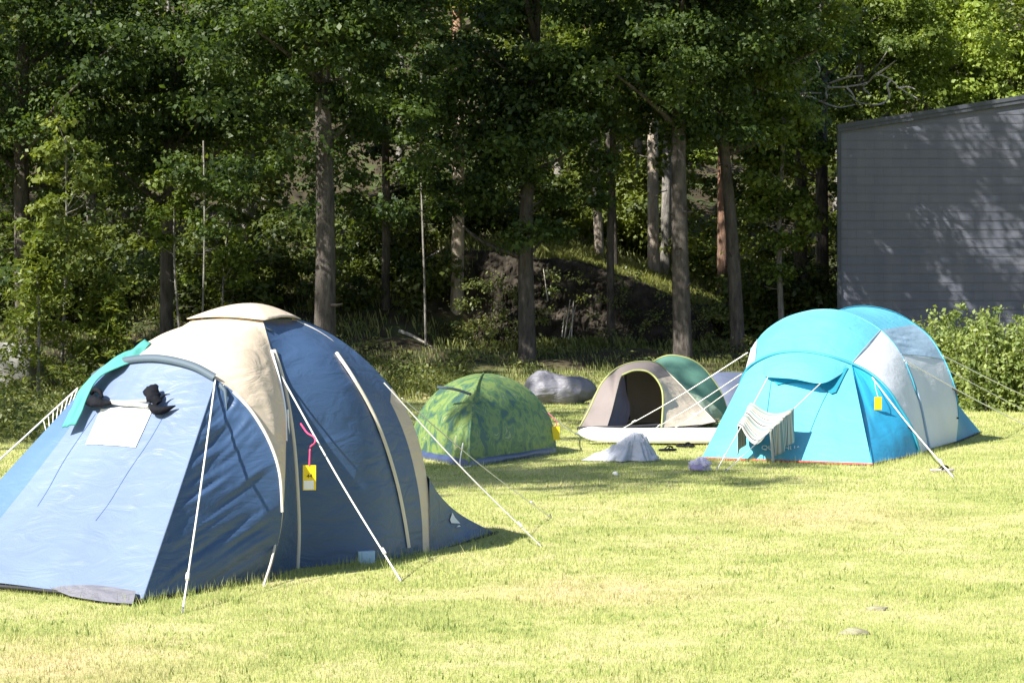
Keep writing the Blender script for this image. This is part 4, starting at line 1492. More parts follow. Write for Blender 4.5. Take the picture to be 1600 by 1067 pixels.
tube_obj('toggle_strap', M['darktrim'], big, [I(345, 602, 13.36), I(352, 611, 13.33), I(354, 640, 13.30)], [0.02, 0.014, 0.003], None)
tube_obj('tension_strap', M['cream'], big, [I(443, 765, 13.5), I(428, 860, 13.15), G(412, 915, 0.02)], 0.008, 10)
tube_obj('tension_strap', M['logowhite'], big, [I(449, 640, 13.86), I(451, 690, 13.82)], 0.010)
tube_obj('hem', M['dark'], big, [F0 + np.array((0, 0, 0.02)), UVH(-0.03, -0.62, 0.03), UVH(-0.03, -1.3, 0.03), L0], 0.012, 24)
tube_obj('hem', M['dark'], big, [F0 + np.array((0, 0, 0.02)), I(415, 906, 13.2), I(464, 888, 13.8), I(661, 866, 14.74), TIP + np.array((0, 0, 0.015))], 0.012, 40)
# groundsheet edge peeking out under the front
panel('groundsheet', M['tarp'], big, [[G(208, 943, 0.02), G(160, 939, 0.02), G(110, 931, 0.02)], [UVH(0.0, -0.05, 0.07), UVH(0.02, -0.4, 0.08), UVH(0.0, -0.75, 0.05)]], nu=20, nv=8, wr=0.012, fs=5, ft=3)
# guy ropes
rope(big, I(122, 606, 13.9), G(-215, 897), 0.0065)
rope(big, Q1 + np.array((0, -0.01, 0)), G(285, 958), 0.0058)
rope(big, I(440, 588, 13.98), G(627, 908), 0.0058)
rope(big, I(600, 598, 14.82), G(846, 854), 0.0055)
rope(big, I(628, 622, 15.03), G(861, 809), 0.0042)
nb = MB()
for k in range(8):
    a = I(122, 606, 13.9) + (I(60, 662, 13.83) - I(122, 606, 13.9)) * (k / 8)
    b = I(98, 668, 13.8) + (I(72, 692, 13.7) - I(98, 668, 13.8)) * (k / 8)
    nb.tube([a, b], 0.0035, 4)
nb.build('vent_netting', M['rope'], big)

# teal towel over the left hoop
tl = [[I(226, 531, 14.2), I(200, 548, 14.02), I(167, 569, 13.83), I(133, 598, 13.76), I(112, 640, 13.58), I(97, 668, 13.46)],
      [I(236, 536, 14.05), I(216, 556, 13.80), I(188, 574, 13.68), I(158, 590, 13.66), I(134, 628, 13.54), I(117, 662, 13.42)]]
tw = MB().grid(loft(tl, nu=40, nv=16, bulge=0.02, wr=0.022, fs=4, ft=2.5, seed=12.0, edge=False)).build('teal_towel', M['tealtowel'], None, solid=0.008)
tag(tw, 'teal towel drying over the left side of the blue tent', 'towel')

# wet shoes hung across the front of the tent
sh = empty('water_shoes', on_front(*find_front(200, 635), 0.03), 'pair of black water shoes tied together above the clear window', 'shoes')
def fpt(px, py, lift):
    return on_front(*find_front(px, py), lift)
def shoe(name, pts, rad, seed):
    mb = MB()
    C = spline(pts, 18)
    r_ = np.interp(np.linspace(0, 1, 18), np.linspace(0, 1, len(rad)), rad)
    rings = []
    for i in range(18):
        t = C[min(i + 1, 17)] - C[max(i - 1, 0)]
        t /= np.linalg.norm(t)
        a = np.cross(t, (0.2, -0.9, 0.4))
        a /= np.linalg.norm(a)
        c = np.cross(t, a)
        ring_ = []
        for k in range(12):
            an = k * 2 * math.pi / 12
            rr = r_[i] * (1 + 0.55 * noise.noise(Vector((math.cos(an) * 1.8, i * 0.45, seed + math.sin(an)))))
            ring_.append(C[i] + 0.85 * rr * (math.cos(an) * a + 0.6 * math.sin(an) * c))
        rings.append(ring_)
    mb.grid(np.array(rings), closed_u=True)
    mb.poly(rings[0])
    mb.poly(rings[-1])
    return mb.build(name, M['black'], sh)
s1 = shoe('shoe', [fpt(143, 629, 0.03), fpt(150, 634, 0.06), fpt(160, 638, 0.06), fpt(172, 636, 0.04), fpt(184, 632, 0.03)], [0.010, 0.045, 0.05, 0.03, 0.012], 2.0)
MB().tube(spline([fpt(152, 626, 0.06), fpt(157, 621, 0.08), fpt(163, 622, 0.08), fpt(166, 628, 0.06)], 8), [0.012, 0.016, 0.018, 0.018, 0.018, 0.016, 0.014, 0.010], 6).build('collar', M['black'], s1)
s2 = shoe('shoe', [fpt(238, 617, 0.05), fpt(243, 622, 0.07), fpt(247, 630, 0.07), fpt(253, 636, 0.05)], [0.045, 0.068, 0.062, 0.03], 5.0)
s3 = MB().tube(spline([fpt(240, 640, 0.04), fpt(250, 648, 0.05), fpt(262, 646, 0.04), fpt(277, 638, 0.03)], 12), list(np.interp(np.linspace(0, 1, 12), [0, 0.3, 0.7, 1], [0.012, 0.034, 0.024, 0.004])), 8).build('flap', M['black'], s2)
MB().tube(spline([fpt(256, 630, 0.05), fpt(262, 625, 0.05), fpt(270, 622, 0.04)], 6), [0.012, 0.010, 0.008, 0.006, 0.004, 0.002], 6).build('pull_loop', M['black'], s2)
MB().tube(spline([fpt(176, 633, 0.03), fpt(195, 635, 0.03), fpt(215, 638, 0.03), fpt(236, 639, 0.03)], 14), 0.014, 7).tube(spline([fpt(180, 631, 0.03), fpt(205, 631, 0.03), fpt(233, 632, 0.03)], 14), 0.010, 6).build('strap', M['greystrap'], sh)

# yellow camp tags
def text_obj(body, size, mat, parent, loc, rot, name, ext=0.001):
    cu = bpy.data.curves.new(name, 'FONT')
    cu.body = body
    cu.size = size
    cu.extrude = ext
    cu.align_x = 'CENTER'
    cu.align_y = 'CENTER'
    to = bpy.data.objects.new(name, cu)
    COL.objects.link(to)
    dg = bpy.context.evaluated_depsgraph_get()
    me_ = bpy.data.meshes.new_from_object(to.evaluated_get(dg))
    bpy.data.objects.remove(to)
    bpy.data.curves.remove(cu)
    me_.materials.clear()
    me_.materials.append(mat)
    o = bpy.data.objects.new(name, me_)
    COL.objects.link(o)
    if parent is not None:
        o.parent = parent
    o.location = np.array(loc) - org(parent)
    o.rotation_euler = rot
    return o
def camp_tag(label, c, w, h, rot, cord, cmat, sticker=True):
    c = np.array(c, float)
    root = empty('camp_tag', c, label, 'tag', 'yellow tags on the tents')
    mb = MB().box(c, (w, 0.004, h), rot)
    cd_ = mb.build('card', M['yellow'], root, smooth=False, bevel=0.0015)
    nf = np.array((math.sin(rot), -math.cos(rot), 0))
    if sticker:
        MB().box(c + nf * 0.0035 + np.array((-0.05 * w * math.cos(rot), -0.05 * w * math.sin(rot), -0.29 * h)), (w * 0.76, 0.002, h * 0.36), rot).build('sticker', M['tagwhite'], cd_, smooth=False)
        text_obj('44', h * 0.22, M['tagblack'], cd_, c + nf * 0.0036 + np.array((0, 0, 0.06 * h)), (math.pi / 2, 0, rot), 'number')
    if cord:
        MB().tube(spline(cord + [c + np.array((0, 0, h * 0.47))], 30), 0.006 if sticker else 0.004, 6).build('cord', cmat, root)
    return root
tagd = 13.55
camp_tag('yellow tag with a white sticker on a pink cord on the big blue tent', I(483.5, 746, tagd), 0.086, 0.165, 0.15,
         [I(470, 662, 13.80), I(480, 676, 13.66), I(491, 683, 13.6), I(492, 692, 13.58), I(485, 698, 13.57), I(484, 712, 13.56)], M['pink'])

# pale blue box under the hem of the tent
bx = MB().box(G(566, 882) + np.array((0, 0.12, 0.045)), (0.12, 0.16, 0.085), 0.35).build('plastic_box', M['boxblue'], None, smooth=False, bevel=0.012)
tag(bx, 'small pale blue plastic box under the hem of the big blue tent', 'box')

# ================================================================ turquoise and white tent
TT = np.array((4.6, 26.8, 0.6))
tq = empty('tunnel_tent', (4.6, 26.8, 0), 'turquoise and white tunnel tent with a striped towel before its front', 'tent')
H1 = IL([(1437, 712, 25.5), (1425, 672, 25.5), (1404, 636, 25.55), (1388, 611, 25.6), (1362, 586, 25.75), (1330, 569, 25.88), (1291, 557, 26.0), (1254, 551, 26.15), (1217, 553, 26.3), (1186, 564, 26.45), (1166, 579, 26.5), (1152, 615, 26.55), (1141, 655, 26.57), (1130, 704, 26.57)])
H2 = IL([(1452, 706, 26.6), (1447, 680, 26.65), (1434, 620, 26.8), (1413, 563, 27.0), (1397, 538, 27.1), (1376, 516, 27.2), (1345, 497, 27.3), (1312, 486, 27.35), (1290, 484, 27.4), (1265, 486, 27.5), (1228, 497, 27.6), (1196, 518, 27.7), (1173, 547, 27.75), (1168, 590, 27.75), (1170, 640, 27.7), (1172, 696, 27.67)])
H3 = IL([(1494, 693, 28.1), (1497, 650, 28.1), (1493, 616, 28.15), (1483, 583, 28.2), (1470, 555, 28.3), (1451, 526, 28.5), (1424, 504, 28.7), (1397, 489, 28.8), (1367, 481, 28.95), (1338, 480, 29.1), (1310, 487, 29.2), (1270, 510, 29.3), (1235, 550, 29.35), (1218, 600, 29.35), (1208, 686, 29.2)])
FR, FL = G(1363, 728), G(1095, 718)
R1, L1 = H1[5], H1[10]
ridge_r = [R1, I(1345, 632, 25.15), I(1355, 680, 24.45), FR]
ridge_l = [L1, I(1135, 640, 25.75), FL]
base_f = [FR, G(1230, 723), FL]
Pf = loft([base_f, H1[5:11]], nu=60, nv=40, center=TT, bulge=0.03, wr=0.010, fs=5, ft=2, seed=21)
fpn = MB().grid(Pf).build('front_panel', M['turq'], tq)
panel('front_side', M['turqdark'], tq, [ridge_r, H1[:6][::-1]], nu=36, nv=26, center=TT, bulge=-0.03, wr=0.012, fs=3, ft=4, seed=22)
panel('front_side', M['turqdark'], tq, [ridge_l, H1[10:]], nu=24, nv=16, center=TT)
# hood and dark opening below it, the hood's shadow painted into its colour
def pf(px, py, lift):
    best, res, nn = 1e9, None, None
    nv, nu = Pf.shape[:2]
    for j in range(nv - 1):
        for i in range(nu - 1):
            q = proj(Pf[j, i])
            e = (q[0] - px) ** 2 + (q[1] - py) ** 2
            if e < best:
                best, res = e, Pf[j, i]
                nn = np.cross(Pf[j, i + 1] - Pf[j, i], Pf[j + 1, i] - Pf[j, i])
    nn = nn / np.linalg.norm(nn)
    if nn[1] > 0:
        nn = -nn
    return res + nn * lift
hood_lo = [I(1192, 584, 26.1), I(1200, 589, 25.75), I(1240, 592, 25.35), I(1282, 599, 25.15), I(1310, 587, 25.5), I(1326, 573, 25.85)]
hood_hi = [I(1187, 563.5, 26.44), I(1217, 552.5, 26.29), I(1254, 550.5, 26.13), I(1291, 556.5, 25.98), I(1328, 568.5, 25.87)]
panel('hood', M['turq'], fpn, [hood_hi, hood_lo], nu=40, nv=16, center=TT, bulge=0.02)
def mixp(a, b, t):
    return a + (b - a) * t
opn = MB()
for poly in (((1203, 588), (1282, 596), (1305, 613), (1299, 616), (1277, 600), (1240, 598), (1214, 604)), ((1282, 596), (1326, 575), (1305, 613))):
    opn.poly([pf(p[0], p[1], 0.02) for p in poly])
opn.build('shaded_opening', M['tealtrim'], fpn, smooth=False)
# lettering printed on the foot of the front
txt = text_obj('QUECHUA', 0.078, M['logowhite'], fpn, pf(1221, 702, 0.03), (math.radians(62), 0, math.radians(-12)), 'lettering')
txt.scale = (1.25, 1, 1)
# roof: turquoise top, white flanks
def split(c, px_lo, px_hi):
    C = spline(c, 120)
    i0 = int(np.argmin([abs(proj(p)[0] - px_lo[0]) + abs(proj(p)[1] - px_lo[1]) for p in C]))
    i1 = int(np.argmin([abs(proj(p)[0] - px_hi[0]) + abs(proj(p)[1] - px_hi[1]) for p in C]))
    return list(C[:i0 + 1]), list(C[i0:i1 + 1]), list(C[i1:])
a1, b1, c1 = split(H1, (1330, 569), (1178, 568))
a2, b2, c2 = split(H2, (1377, 517), (1183, 532))
panel('side_panel', M['whitecloth'], tq, [a1, a2], nu=44, nv=12, center=TT, wr=0.006, seed=23)
panel('roof_panel', M['turq'], tq, [b1, b2], nu=50, nv=24, center=TT, bulge=0.03, wr=0.012, fs=5, ft=3, seed=24)
panel('side_panel', M['whitecloth'], tq, [c1, c2], nu=30, nv=12, center=TT)
d2, e2, _ = split(H2, (1408, 555), (1376, 516))
f2 = _
d3, e3, _ = split(H3, (1473, 561), (1430, 508))
f3 = _
panel('side_panel', M['whitecloth'], tq, [d2, d3], nu=44, nv=20, center=TT, wr=0.012, fs=4, ft=4, seed=25)
panel('mesh_panel', M['meshgrey'], tq, [e2, e3], nu=24, nv=20, center=TT, bulge=-0.03, wr=0.014, fs=6, ft=2, seed=26)
panel('roof_panel', M['turq'], tq, [f2, f3], nu=50, nv=20, center=TT, bulge=-0.03, wr=0.012, fs=8, ft=2, seed=27)
for nm, ca_, cb_2 in (('seam', b1[0], b2[0]), ('seam', b1[-1], b2[-1]), ('seam', d2[-1], d3[-1])):
    tube_obj(nm, M['meshgrey'], tq, [ca_, (ca_ + cb_2) / 2 + np.array((0, -0.012, 0.012)), cb_2], 0.008, 14)
# rear skirt
RT = G(1533, 676)
rear = [H3[0], mixp(H3[0], RT, 0.55), RT, np.array((6.2, 31.6, 0)), np.array((4.6, 31.4, 0)), np.array((3.9, 30.3, 0)), H3[-1]]
Hs = spline(H3, 40)
Rs = np.concatenate([spline(rear[:3], 9)[:-1], spline(rear[2:], 32)])
panel('rear_skirt', M['turqdark'], tq, [Hs, Rs], nu=40, nv=18, center=TT, bulge=-0.10)
# piping, sleeves
tube_obj('hoop_piping', M['tealtrim'], tq, [p + np.array((0, -0.02, 0.01)) for p in H1], 0.020, 60)
ribbon('pole_sleeve', M['turq'], tq, H3[1:12], 0.05, center=TT, lift=0.008)
tube_obj('pole_sleeve', M['turq'], tq, H2[3:13], 0.010, 50)
tube_obj('pole_sleeve', M['meshgrey'], tq, [p + np.array((0.01, -0.02, 0)) for p in H2[:4]], 0.016, 20)
tube_obj('ridge_seam', M['turqdark'], tq, [p + np.array((0, -0.012, 0)) for p in ridge_r], 0.009, 20)
tube_obj('hem', M['red'], tq, [p + np.array((0, -0.02, 0.022)) for p in base_f], 0.013, 24)
tube_obj('hem', M['dark'], tq, [FR + np.array((0, 0, 0.02)), H1[0] + np.array((0, 0, 0.02)), H2[0] + np.array((0.02, 0, 0.03)), H3[0] + np.array((0, 0, 0.02)), RT + np.array((0, 0, 0.01))], 0.014, 40)
tube_obj('zip_strap', M['tealtrim'], tq, [I(1416, 568, 26.93), I(1428, 600, 26.8), I(1434, 630, 26.74), I(1437, 661, 26.7)], 0.010, 16)
tube_obj('zip_strap', M['logowhite'], tq, [I(1410, 568, 26.9), I(1418, 596, 26.75), I(1425, 616, 26.7), I(1430, 622, 26.7)], 0.014, 16)
tube_obj('buckle', M['dark'], tq, [I(1430, 661, 26.66), I(1438, 662, 26.66)], 0.014)
tube_obj('buckle', M['dark'], tq, [I(1483, 607, 28.1), I(1492, 608, 28.1), I(1496, 616, 28.1)], 0.016)
tube_obj('buckle', M['dark'], tq, [I(1488, 653, 28.05), I(1498, 653, 28.05)], 0.014)
tube_obj('buckle', M['dark'], tq, [I(1415, 669, 25.45), I(1421, 668, 25.45)], 0.014)
hc1, hc2 = hood_lo[1], hood_lo[3]
pg1, pg2 = G(1120, 734), G(1133, 737)
rope(tq, hc1, pg1, 0.0055, 0.01)
rope(tq, hc2, pg2, 0.0055, 0.01)
rope(tq, I(1168, 551, 27.6), G(965, 674), 0.0075, 0.03)
rope(tq, I(1159, 584, 26.5), G(1012, 676), 0.006, 0.02)
rope(tq, I(1154, 600, 26.5), G(1030, 684), 0.006, 0.02)
rope(tq, I(1413, 563, 26.95), G(1640, 682), 0.0075, 0.03)
rope(tq, I(1363, 590, 25.7), G(1490, 746), 0.008, 0.03)
rope(tq, I(1474, 556, 28.25), G(1650, 640), 0.008, 0.02)
rope(tq, I(1480, 578, 28.2), G(1660, 668), 0.006, 0.02)
camp_tag('yellow tag hanging on the right front hoop of the turquoise tent', I(1372, 630, 25.2), 0.10, 0.16, 0.3, [I(1366, 592, 25.68), I(1368, 606, 25.3)], M['whitecloth'], False)

# striped towel slung over the two front ropes
def on_rope(a, b, py):
    lo, hi = 0.0, 1.0
    for _ in range(40):
        m = (lo + hi) / 2
        if proj(a + (b - a) * m)[1] < py:
            lo = m
        else:
            hi = m
    return lo
t1a, t1b = on_rope(hc1, pg1, 631), on_rope(hc1, pg1, 667)
t2a, t2b = on_rope(hc2, pg2, 640), on_rope(hc2, pg2, 675)
rows = []
nw = 18
for k in range(nw + 1):
    f = k / nw
    A = mixp(hc1, pg1, t1a + (t1b - t1a) * f) + np.array((0, 0, 0.014))
    B = mixp(hc2, pg2, t2a + (t2b - t2a) * f) + np.array((0, 0, 0.014))
    line = []
    for g in np.linspace(0, 1, 10):                        # left end hangs from the first rope
        line.append(A + np.array((-0.03, 0.02 + 0.05 * math.sin(f * 9), -0.35 * (1 - g))) + np.array((0.03, 0.0, 0)) * (1 - abs(2 * f - 1)) * (1 - g) * math.sin(f * 14))
    for g in np.linspace(0, 1, 26)[1:-1]:
        sag = 0.17 * math.sin(math.pi * g) * (0.5 + 0.6 * f) + 0.008 * math.sin(f * 17 + g * 3)
        line.append(mixp(A, B, g) + np.array((0, -0.02 * math.sin(math.pi * g), -sag)))
    for g in np.linspace(0, 1, 14):
        line.append(B + np.array((0.02 + 0.035 * math.sin(f * 15) * g, -0.03 * g + 0.03 * math.cos(f * 15) * g, -0.37 * g)))
    rows.append(line)
rows = np.array(rows)
stw = MB().grid(rows.transpose(1, 0, 2)[:, ::-1]).build('striped_towel', M['stripe'], None, solid=0.006)
tag(stw, 'white towel with dark stripes slung over two ropes before the turquoise tent', 'towel')

# ================================================================ green camouflage dome
cn, cr = G(733, 730), np.array((0.56, 26.0, 0.0))
cl_ = np.array((-1.27, 25.6, 0.0))
cb_ = cr + cl_ - cn
cc_ = (cn + cr + cl_ + cb_) / 4
dome = empty('dome_tent', cc_, 'small green dome tent with a leafy camouflage print', 'tent')
hd = EYE - (584 - HOR) * cc_[1] / FPX
def arc(cn_, ex=0.95):
    out = []
    for t in np.linspace(0, 1, 14):
        r_ = math.sin(t * math.pi / 2)
        z_ = 0.05 + (hd - 0.05) * max(0.0, math.cos(t * math.pi / 2)) ** ex
        p = cc_ + (cn_ - cc_) * r_
        p[2] = z_
        out.append(p)
    return out
arcs = [arc(c) for c in (cn, cr, cb_, cl_)]
for k in range(4):
    panel('canopy', M['camo'], dome, [arcs[k], arcs[(k + 1) % 4]], nu=30, nv=24, center=cc_, bulge=0.03, wr=0.012, fs=3, ft=4, seed=31 + k)
for k in range(4):
    a, b = (cn, cr, cb_, cl_)[k], (cn, cr, cb_, cl_)[(k + 1) % 4]
    o_ = (a + b) / 2 - cc_
    o_ /= np.linalg.norm(o_)
    up_ = np.array((0, 0, 0.10))
    panel('groundsheet', M['sheetblue'], dome, [[a + up_ - o_ * 0.015, (a + b) / 2 + up_ * 0.9 - o_ * 0.02, b + up_ - o_ * 0.015], [a + o_ * 0.03, (a + b) / 2 + o_ * 0.05, b + o_ * 0.03]], nu=24, nv=8, center=cc_, bulge=0.03, wr=0.015, fs=6, ft=2, seed=35 + k)
tube_obj('pole_sleeve', M['camo'], dome, [p + np.array((0, -0.012, 0.005)) for p in arcs[0]], 0.014, 30)
tube_obj('brow_pole', M['darktrim'], dome, [p + np.array((-0.02, -0.03, 0.01)) for p in (I(687, 606, 24.5), I(712, 609, 24.2), I(738, 617, 24.0))], 0.018, 12)
tube_obj('peg_loop', M['rope'], dome, [cn + np.array((-0.07, -0.02, 0.28)), cn + np.array((-0.1, -0.08, 0.02)), cn + np.array((0.02, -0.06, 0.02))], 0.008, 10)
rope(dome, arcs[1][9] * 1.0, G(908, 682), 0.009, 0.03)
camp_tag('yellow tag at the right corner of the camouflage tent', arcs[1][11] + np.array((0.02, -0.06, -0.04)), 0.10, 0.17, 0.1, [arcs[1][9] + np.array((0, -0.02, 0)), arcs[1][10] + np.array((0.06, -0.05, 0.0))], M['pink'], False)

# ================================================================ beige pop up tent
pu = empty('popup_tent', (2.1, 32.6, 0), 'beige pop up tent with lime edging and an open arched door', 'tent')
OUT = IL([(903, 672, 31.6), (920, 641, 31.75), (936, 606, 31.95), (951, 586, 32.1), (969, 573, 32.8), (992, 566, 33.2), (1015, 565, 33.5), (1030, 569, 33.7), (1040, 578, 33.8), (1066, 604, 33.5), (1091, 631, 32.9), (1106, 647, 32.5), (1119, 661, 32.1)])
INN = IL([(947, 672, 31.35), (956, 642, 31.5), (965, 606, 31.7), (972, 586, 31.85), (990, 579, 31.9), (1008, 579.5, 31.9), (1020, 586, 31.9), (1029, 597, 31.85), (1035, 612, 31.8), (1036, 632, 31.7), (1035, 650, 31.55), (1034, 668, 31.4)])
PC = np.array((2.1, 32.9, 0.4))
NS = 70
oc, ic = spline(OUT, NS), spline(INN, NS)
def sub(c, a, b):
    return list(c[int(a * (NS - 1)):int(b * (NS - 1)) + 1])
panel('front_panel', M['shadedbeige'], pu, [sub(oc, 0, 0.66), sub(ic, 0, 0.66)], nu=50, nv=10, center=PC, bulge=0.03, wr=0.008, seed=41)
panel('front_panel', M['beige'], pu, [sub(oc, 0.645, 1), sub(ic, 0.645, 1)], nu=40, nv=16, center=PC, bulge=0.04, wr=0.02, fs=3, ft=4, seed=42)
# back wall and floor
back = [oc[0] + np.array((0.06, 0.35, 0)), np.array((1.2, 34.2, 0)), np.array((2.0, 34.9, 0)), np.array((3.2, 34.6, 0)), oc[-1] + np.array((0.1, 0.3, 0))]
panel('back_panel', M['inner'], pu, [OUT, back], nu=50, nv=20, center=PC, bulge=0.04, wr=0.015, seed=43)
panel('curtain', M['purplegrey'], pu, [IL([(972, 587, 32.0), (966, 606, 31.9), (957, 642, 31.7), (948, 668, 31.5)]), IL([(976, 592, 32.2), (979, 614, 32.2), (985, 640, 32.1), (978, 667, 31.9)])], nu=24, nv=12, wr=0.02, fs=2, ft=6, seed=44)
panel('inner_wall', M['inner'], pu, [IL([(978, 582, 33.2), (978, 662, 33.1)]), IL([(1005, 580, 33.3), (1005, 662, 33.2)]), IL([(1040, 585, 33.4), (1040, 662, 33.3)])], nu=16, nv=20, wr=0.02, fs=2, ft=5, seed=45)
tube_obj('inner_pole', M['dark'], pu, IL([(977, 585, 32.4), (979, 620, 32.4), (983, 655, 32.4)]), 0.02, 10)
panel('groundsheet', M['dark'], pu, [[oc[0] + np.array((0, 0, 0.02)), G(965, 680, 0.03), G(1040, 676, 0.03), oc[-1] + np.array((0, 0, 0.02))], [p + np.array((0, 0, 0.04)) for p in back]], nu=30, nv=10)
tube_obj('edge_piping', M['lime'], pu, OUT[:9], 0.016, 50)
tube_obj('edge_piping', M['beige'], pu, OUT[8:], 0.012, 20)
tube_obj('door_piping', M['lime'], pu, INN[3:], 0.016, 50)
tube_obj('sill', M['dark'], pu, [OUT[0] + np.array((0, -0.02, 0.03)), I(945, 668, 31.2), I(985, 667, 31.2), I(1030, 664, 31.25)], 0.028, 24)
lgp = MB()
Lc = I(1077, 650, 32.15)
lgp.box(Lc, (0.25, 0.012, 0.10), 0.25)
lg1 = lgp.build('logo_patch', M['logowhite'], pu, smooth=False)
q = MB()
for (dx, dz, w_, h_) in ((-0.07, 0.015, 0.05, 0.010), (-0.07, -0.015, 0.05, 0.010), (0.0, 0.022, 0.09, 0.007), (0.0, -0.022, 0.09, 0.007), (0.05, 0.0, 0.008, 0.05)):
    q.box(Lc + np.array((dx * math.cos(0.25) + 0.003, dx * math.sin(0.25) - 0.012, dz)), (w_, 0.006, h_), 0.25)
q.build('print', M['slateblue'], lg1, smooth=False)

# teal green tent and slate blue tent behind it
def leanto(name, label, pts, back_dy, base_y, mats, parts, seed, loc, fold=0.0, piping=True):
    root = empty(name, loc, label, 'tent')
    top = IL(pts)
    a, b = top[0].copy(), top[-1].copy()
    a[2] = b[2] = 0
    n_ = len(top)
    fr = [np.array((a[0] + (b[0] - a[0]) * k / (n_ - 1), a[1] + (b[1] - a[1]) * k / (n_ - 1) - base_y * math.sin(math.pi * k / (n_ - 1)), 0)) for k in range(n_)]
    bk = [np.array((a[0] + (b[0] - a[0]) * k / (n_ - 1), a[1] + (b[1] - a[1]) * k / (n_ - 1) + back_dy * math.sin(math.pi * k / (n_ - 1)), 0)) for k in range(n_)]
    c = np.array(loc) + np.array((0, 0, 0.3))
    mid_ = [top[k] * 0.45 + fr[k] * 0.55 for k in range(n_)]
    panel(parts[0], M[mats[0]], root, [top, mid_], nu=40, nv=12, center=c, bulge=0.05, wr=0.01, fs=5, ft=2, seed=seed)
    panel(parts[1], M[mats[1]], root, [mid_, fr], nu=60, nv=12, center=c, bulge=0.0, wr=0.05 if fold else 0.01, fs=14, ft=2, seed=seed + 1)
    panel('back_panel', M[mats[0]], root, [top, bk], nu=40, nv=14, center=c, bulge=0.08)
    if piping:
        tube_obj('edge_piping', M['lime' if fold else mats[0]], root, top, 0.014, 40)
    return root
leanto('popup_tent', 'translucent teal green pop up tent partly behind the beige one',
       [(1000, 652, 35.5), (1004, 600, 35.5), (1019, 568, 35.5), (1035, 557.5, 35.5), (1052, 555, 35.5), (1076, 560, 35.5), (1095, 571, 35.5), (1111, 589, 35.5), (1126, 612, 35.5), (1136, 640, 35.5), (1137, 653.7, 35.5)],
       1.3, 0.9, ('teal2', 'palegreen'), ('canopy', 'mesh_skirt'), 51, (3.0, 35.4, 0), fold=1)
leanto('dome_tent', 'low slate blue tent between the teal tent and the turquoise tent',
       [(1095, 644, 38), (1100, 605, 38), (1112, 586, 38), (1128, 581, 38), (1150, 581, 38), (1172, 584, 38), (1192, 600, 38), (1200, 644, 38)],
       1.4, 1.0, ('slateblue', 'slateblue'), ('canopy', 'side_panel'), 55, (4.1, 38, 0), piping=False)

# ================================================================ things on the lawn
# covered bundle
bd = empty('covered_bundle', (0.98, 41.8, 0), 'long bundle wrapped in wrinkled grey tarpaulin at the foot of the oak', 'bundle')
P = np.zeros((44, 100, 3))
for j in range(44):
    th = 2 * math.pi * j / 43
    for i in range(100):
        s = i / 99
        x = 0.26 + 1.46 * s
        env = (1 - abs(2 * s - 1) ** 3.5) ** 0.5 if 0 < s < 1 else 0.02
        ry, rz = 0.40 * env, (0.37 - 0.12 * s ** 1.5) * env
        k = 1 + 0.20 * noise.noise(Vector((s * 4, math.cos(th) * 1.3, math.sin(th) * 1.3))) + 0.06 * noise.noise(Vector((s * 11, math.cos(th) * 3, math.sin(th) * 3))) - 0.11 * abs(noise.noise(Vector((s * 7 + math.sin(th) * 1.5, math.cos(th) * 2.2, math.sin(th) * 2.2)))) + 0.08
        P[j, i] = (x + 0.02 * math.sin(th * 3), 41.8 + ry * math.cos(th) * k, max(0.0, 0.29 + rz * math.sin(th) * k + 0.02 * math.sin(s * 7)))
MB().grid(P).build('tarpaulin', M['tarp'], bd)
# white paddle board
pb = empty('paddle_board', (1.9, 28.9, 0), 'white inflatable paddle board lying on the grass before the beige tent', 'board')
def board_outline(t, k=1.0):
    L, W = 3.0, 0.40
    x = t * L
    w = W * (math.sin(min(1, max(0, t) / 0.42) * math.pi / 2) ** 0.62 if t < 0.42 else (1 - 0.25 * ((t - 0.42) / 0.58) ** 2) * (1 if t < 0.96 else math.sqrt(max(0, 1 - ((t - 0.96) / 0.04) ** 2))))
    return x, w * k
nb_ = 50
rot = 0.06
ox, oy = 0.90, 27.95
def bpt(x, y, z, t):
    rk = 0.05 * max(0, 1 - t / 0.25) ** 2
    return np.array((ox + x * math.cos(rot) - y * math.sin(rot), oy + x * math.sin(rot) + y * math.cos(rot), z + rk))
topg, sideg, botg = [], [], []
for i in range(nb_):
    t = 0.0005 + 0.999 * (i / (nb_ - 1)) ** 1.2
    x, w = board_outline(t)
    kz = min(1.0, math.sqrt(t / 0.06))
    topg.append([bpt(x, w * f, 0.115 + (0.085 + 0.012 * (1 - f * f)) * kz, t) for f in np.linspace(-0.93, 0.93, 12)])
    botg.append([bpt(x, w * f, 0.115 - 0.085 * kz, t) for f in np.linspace(-0.9, 0.9, 6)])
    sideg.append([bpt(x, w * (0.93 + 0.09 * math.sin(a)) * sg, 0.115 + 0.085 * kz * math.cos(a), t) for sg, aa in ((-1, np.linspace(0, math.pi, 7)),) for a in aa])
sideb = [[bpt(board_outline(0.0005 + 0.999 * (i / (nb_ - 1)) ** 1.2)[0], board_outline(0.0005 + 0.999 * (i / (nb_ - 1)) ** 1.2)[1] * (0.93 + 0.09 * math.sin(a)), 0.115 + 0.085 * min(1.0, math.sqrt((0.0005 + 0.999 * (i / (nb_ - 1)) ** 1.2) / 0.06)) * math.cos(a), 0.0005 + 0.999 * (i / (nb_ - 1)) ** 1.2) for a in np.linspace(0, math.pi, 7)] for i in range(nb_)]
MB().grid(np.array(topg)).build('deck', M['board'], pb)
MB().grid(np.array(sideg)).grid(np.array(sideb)).grid(np.array(botg)).build('rail', M['boardside'], pb)

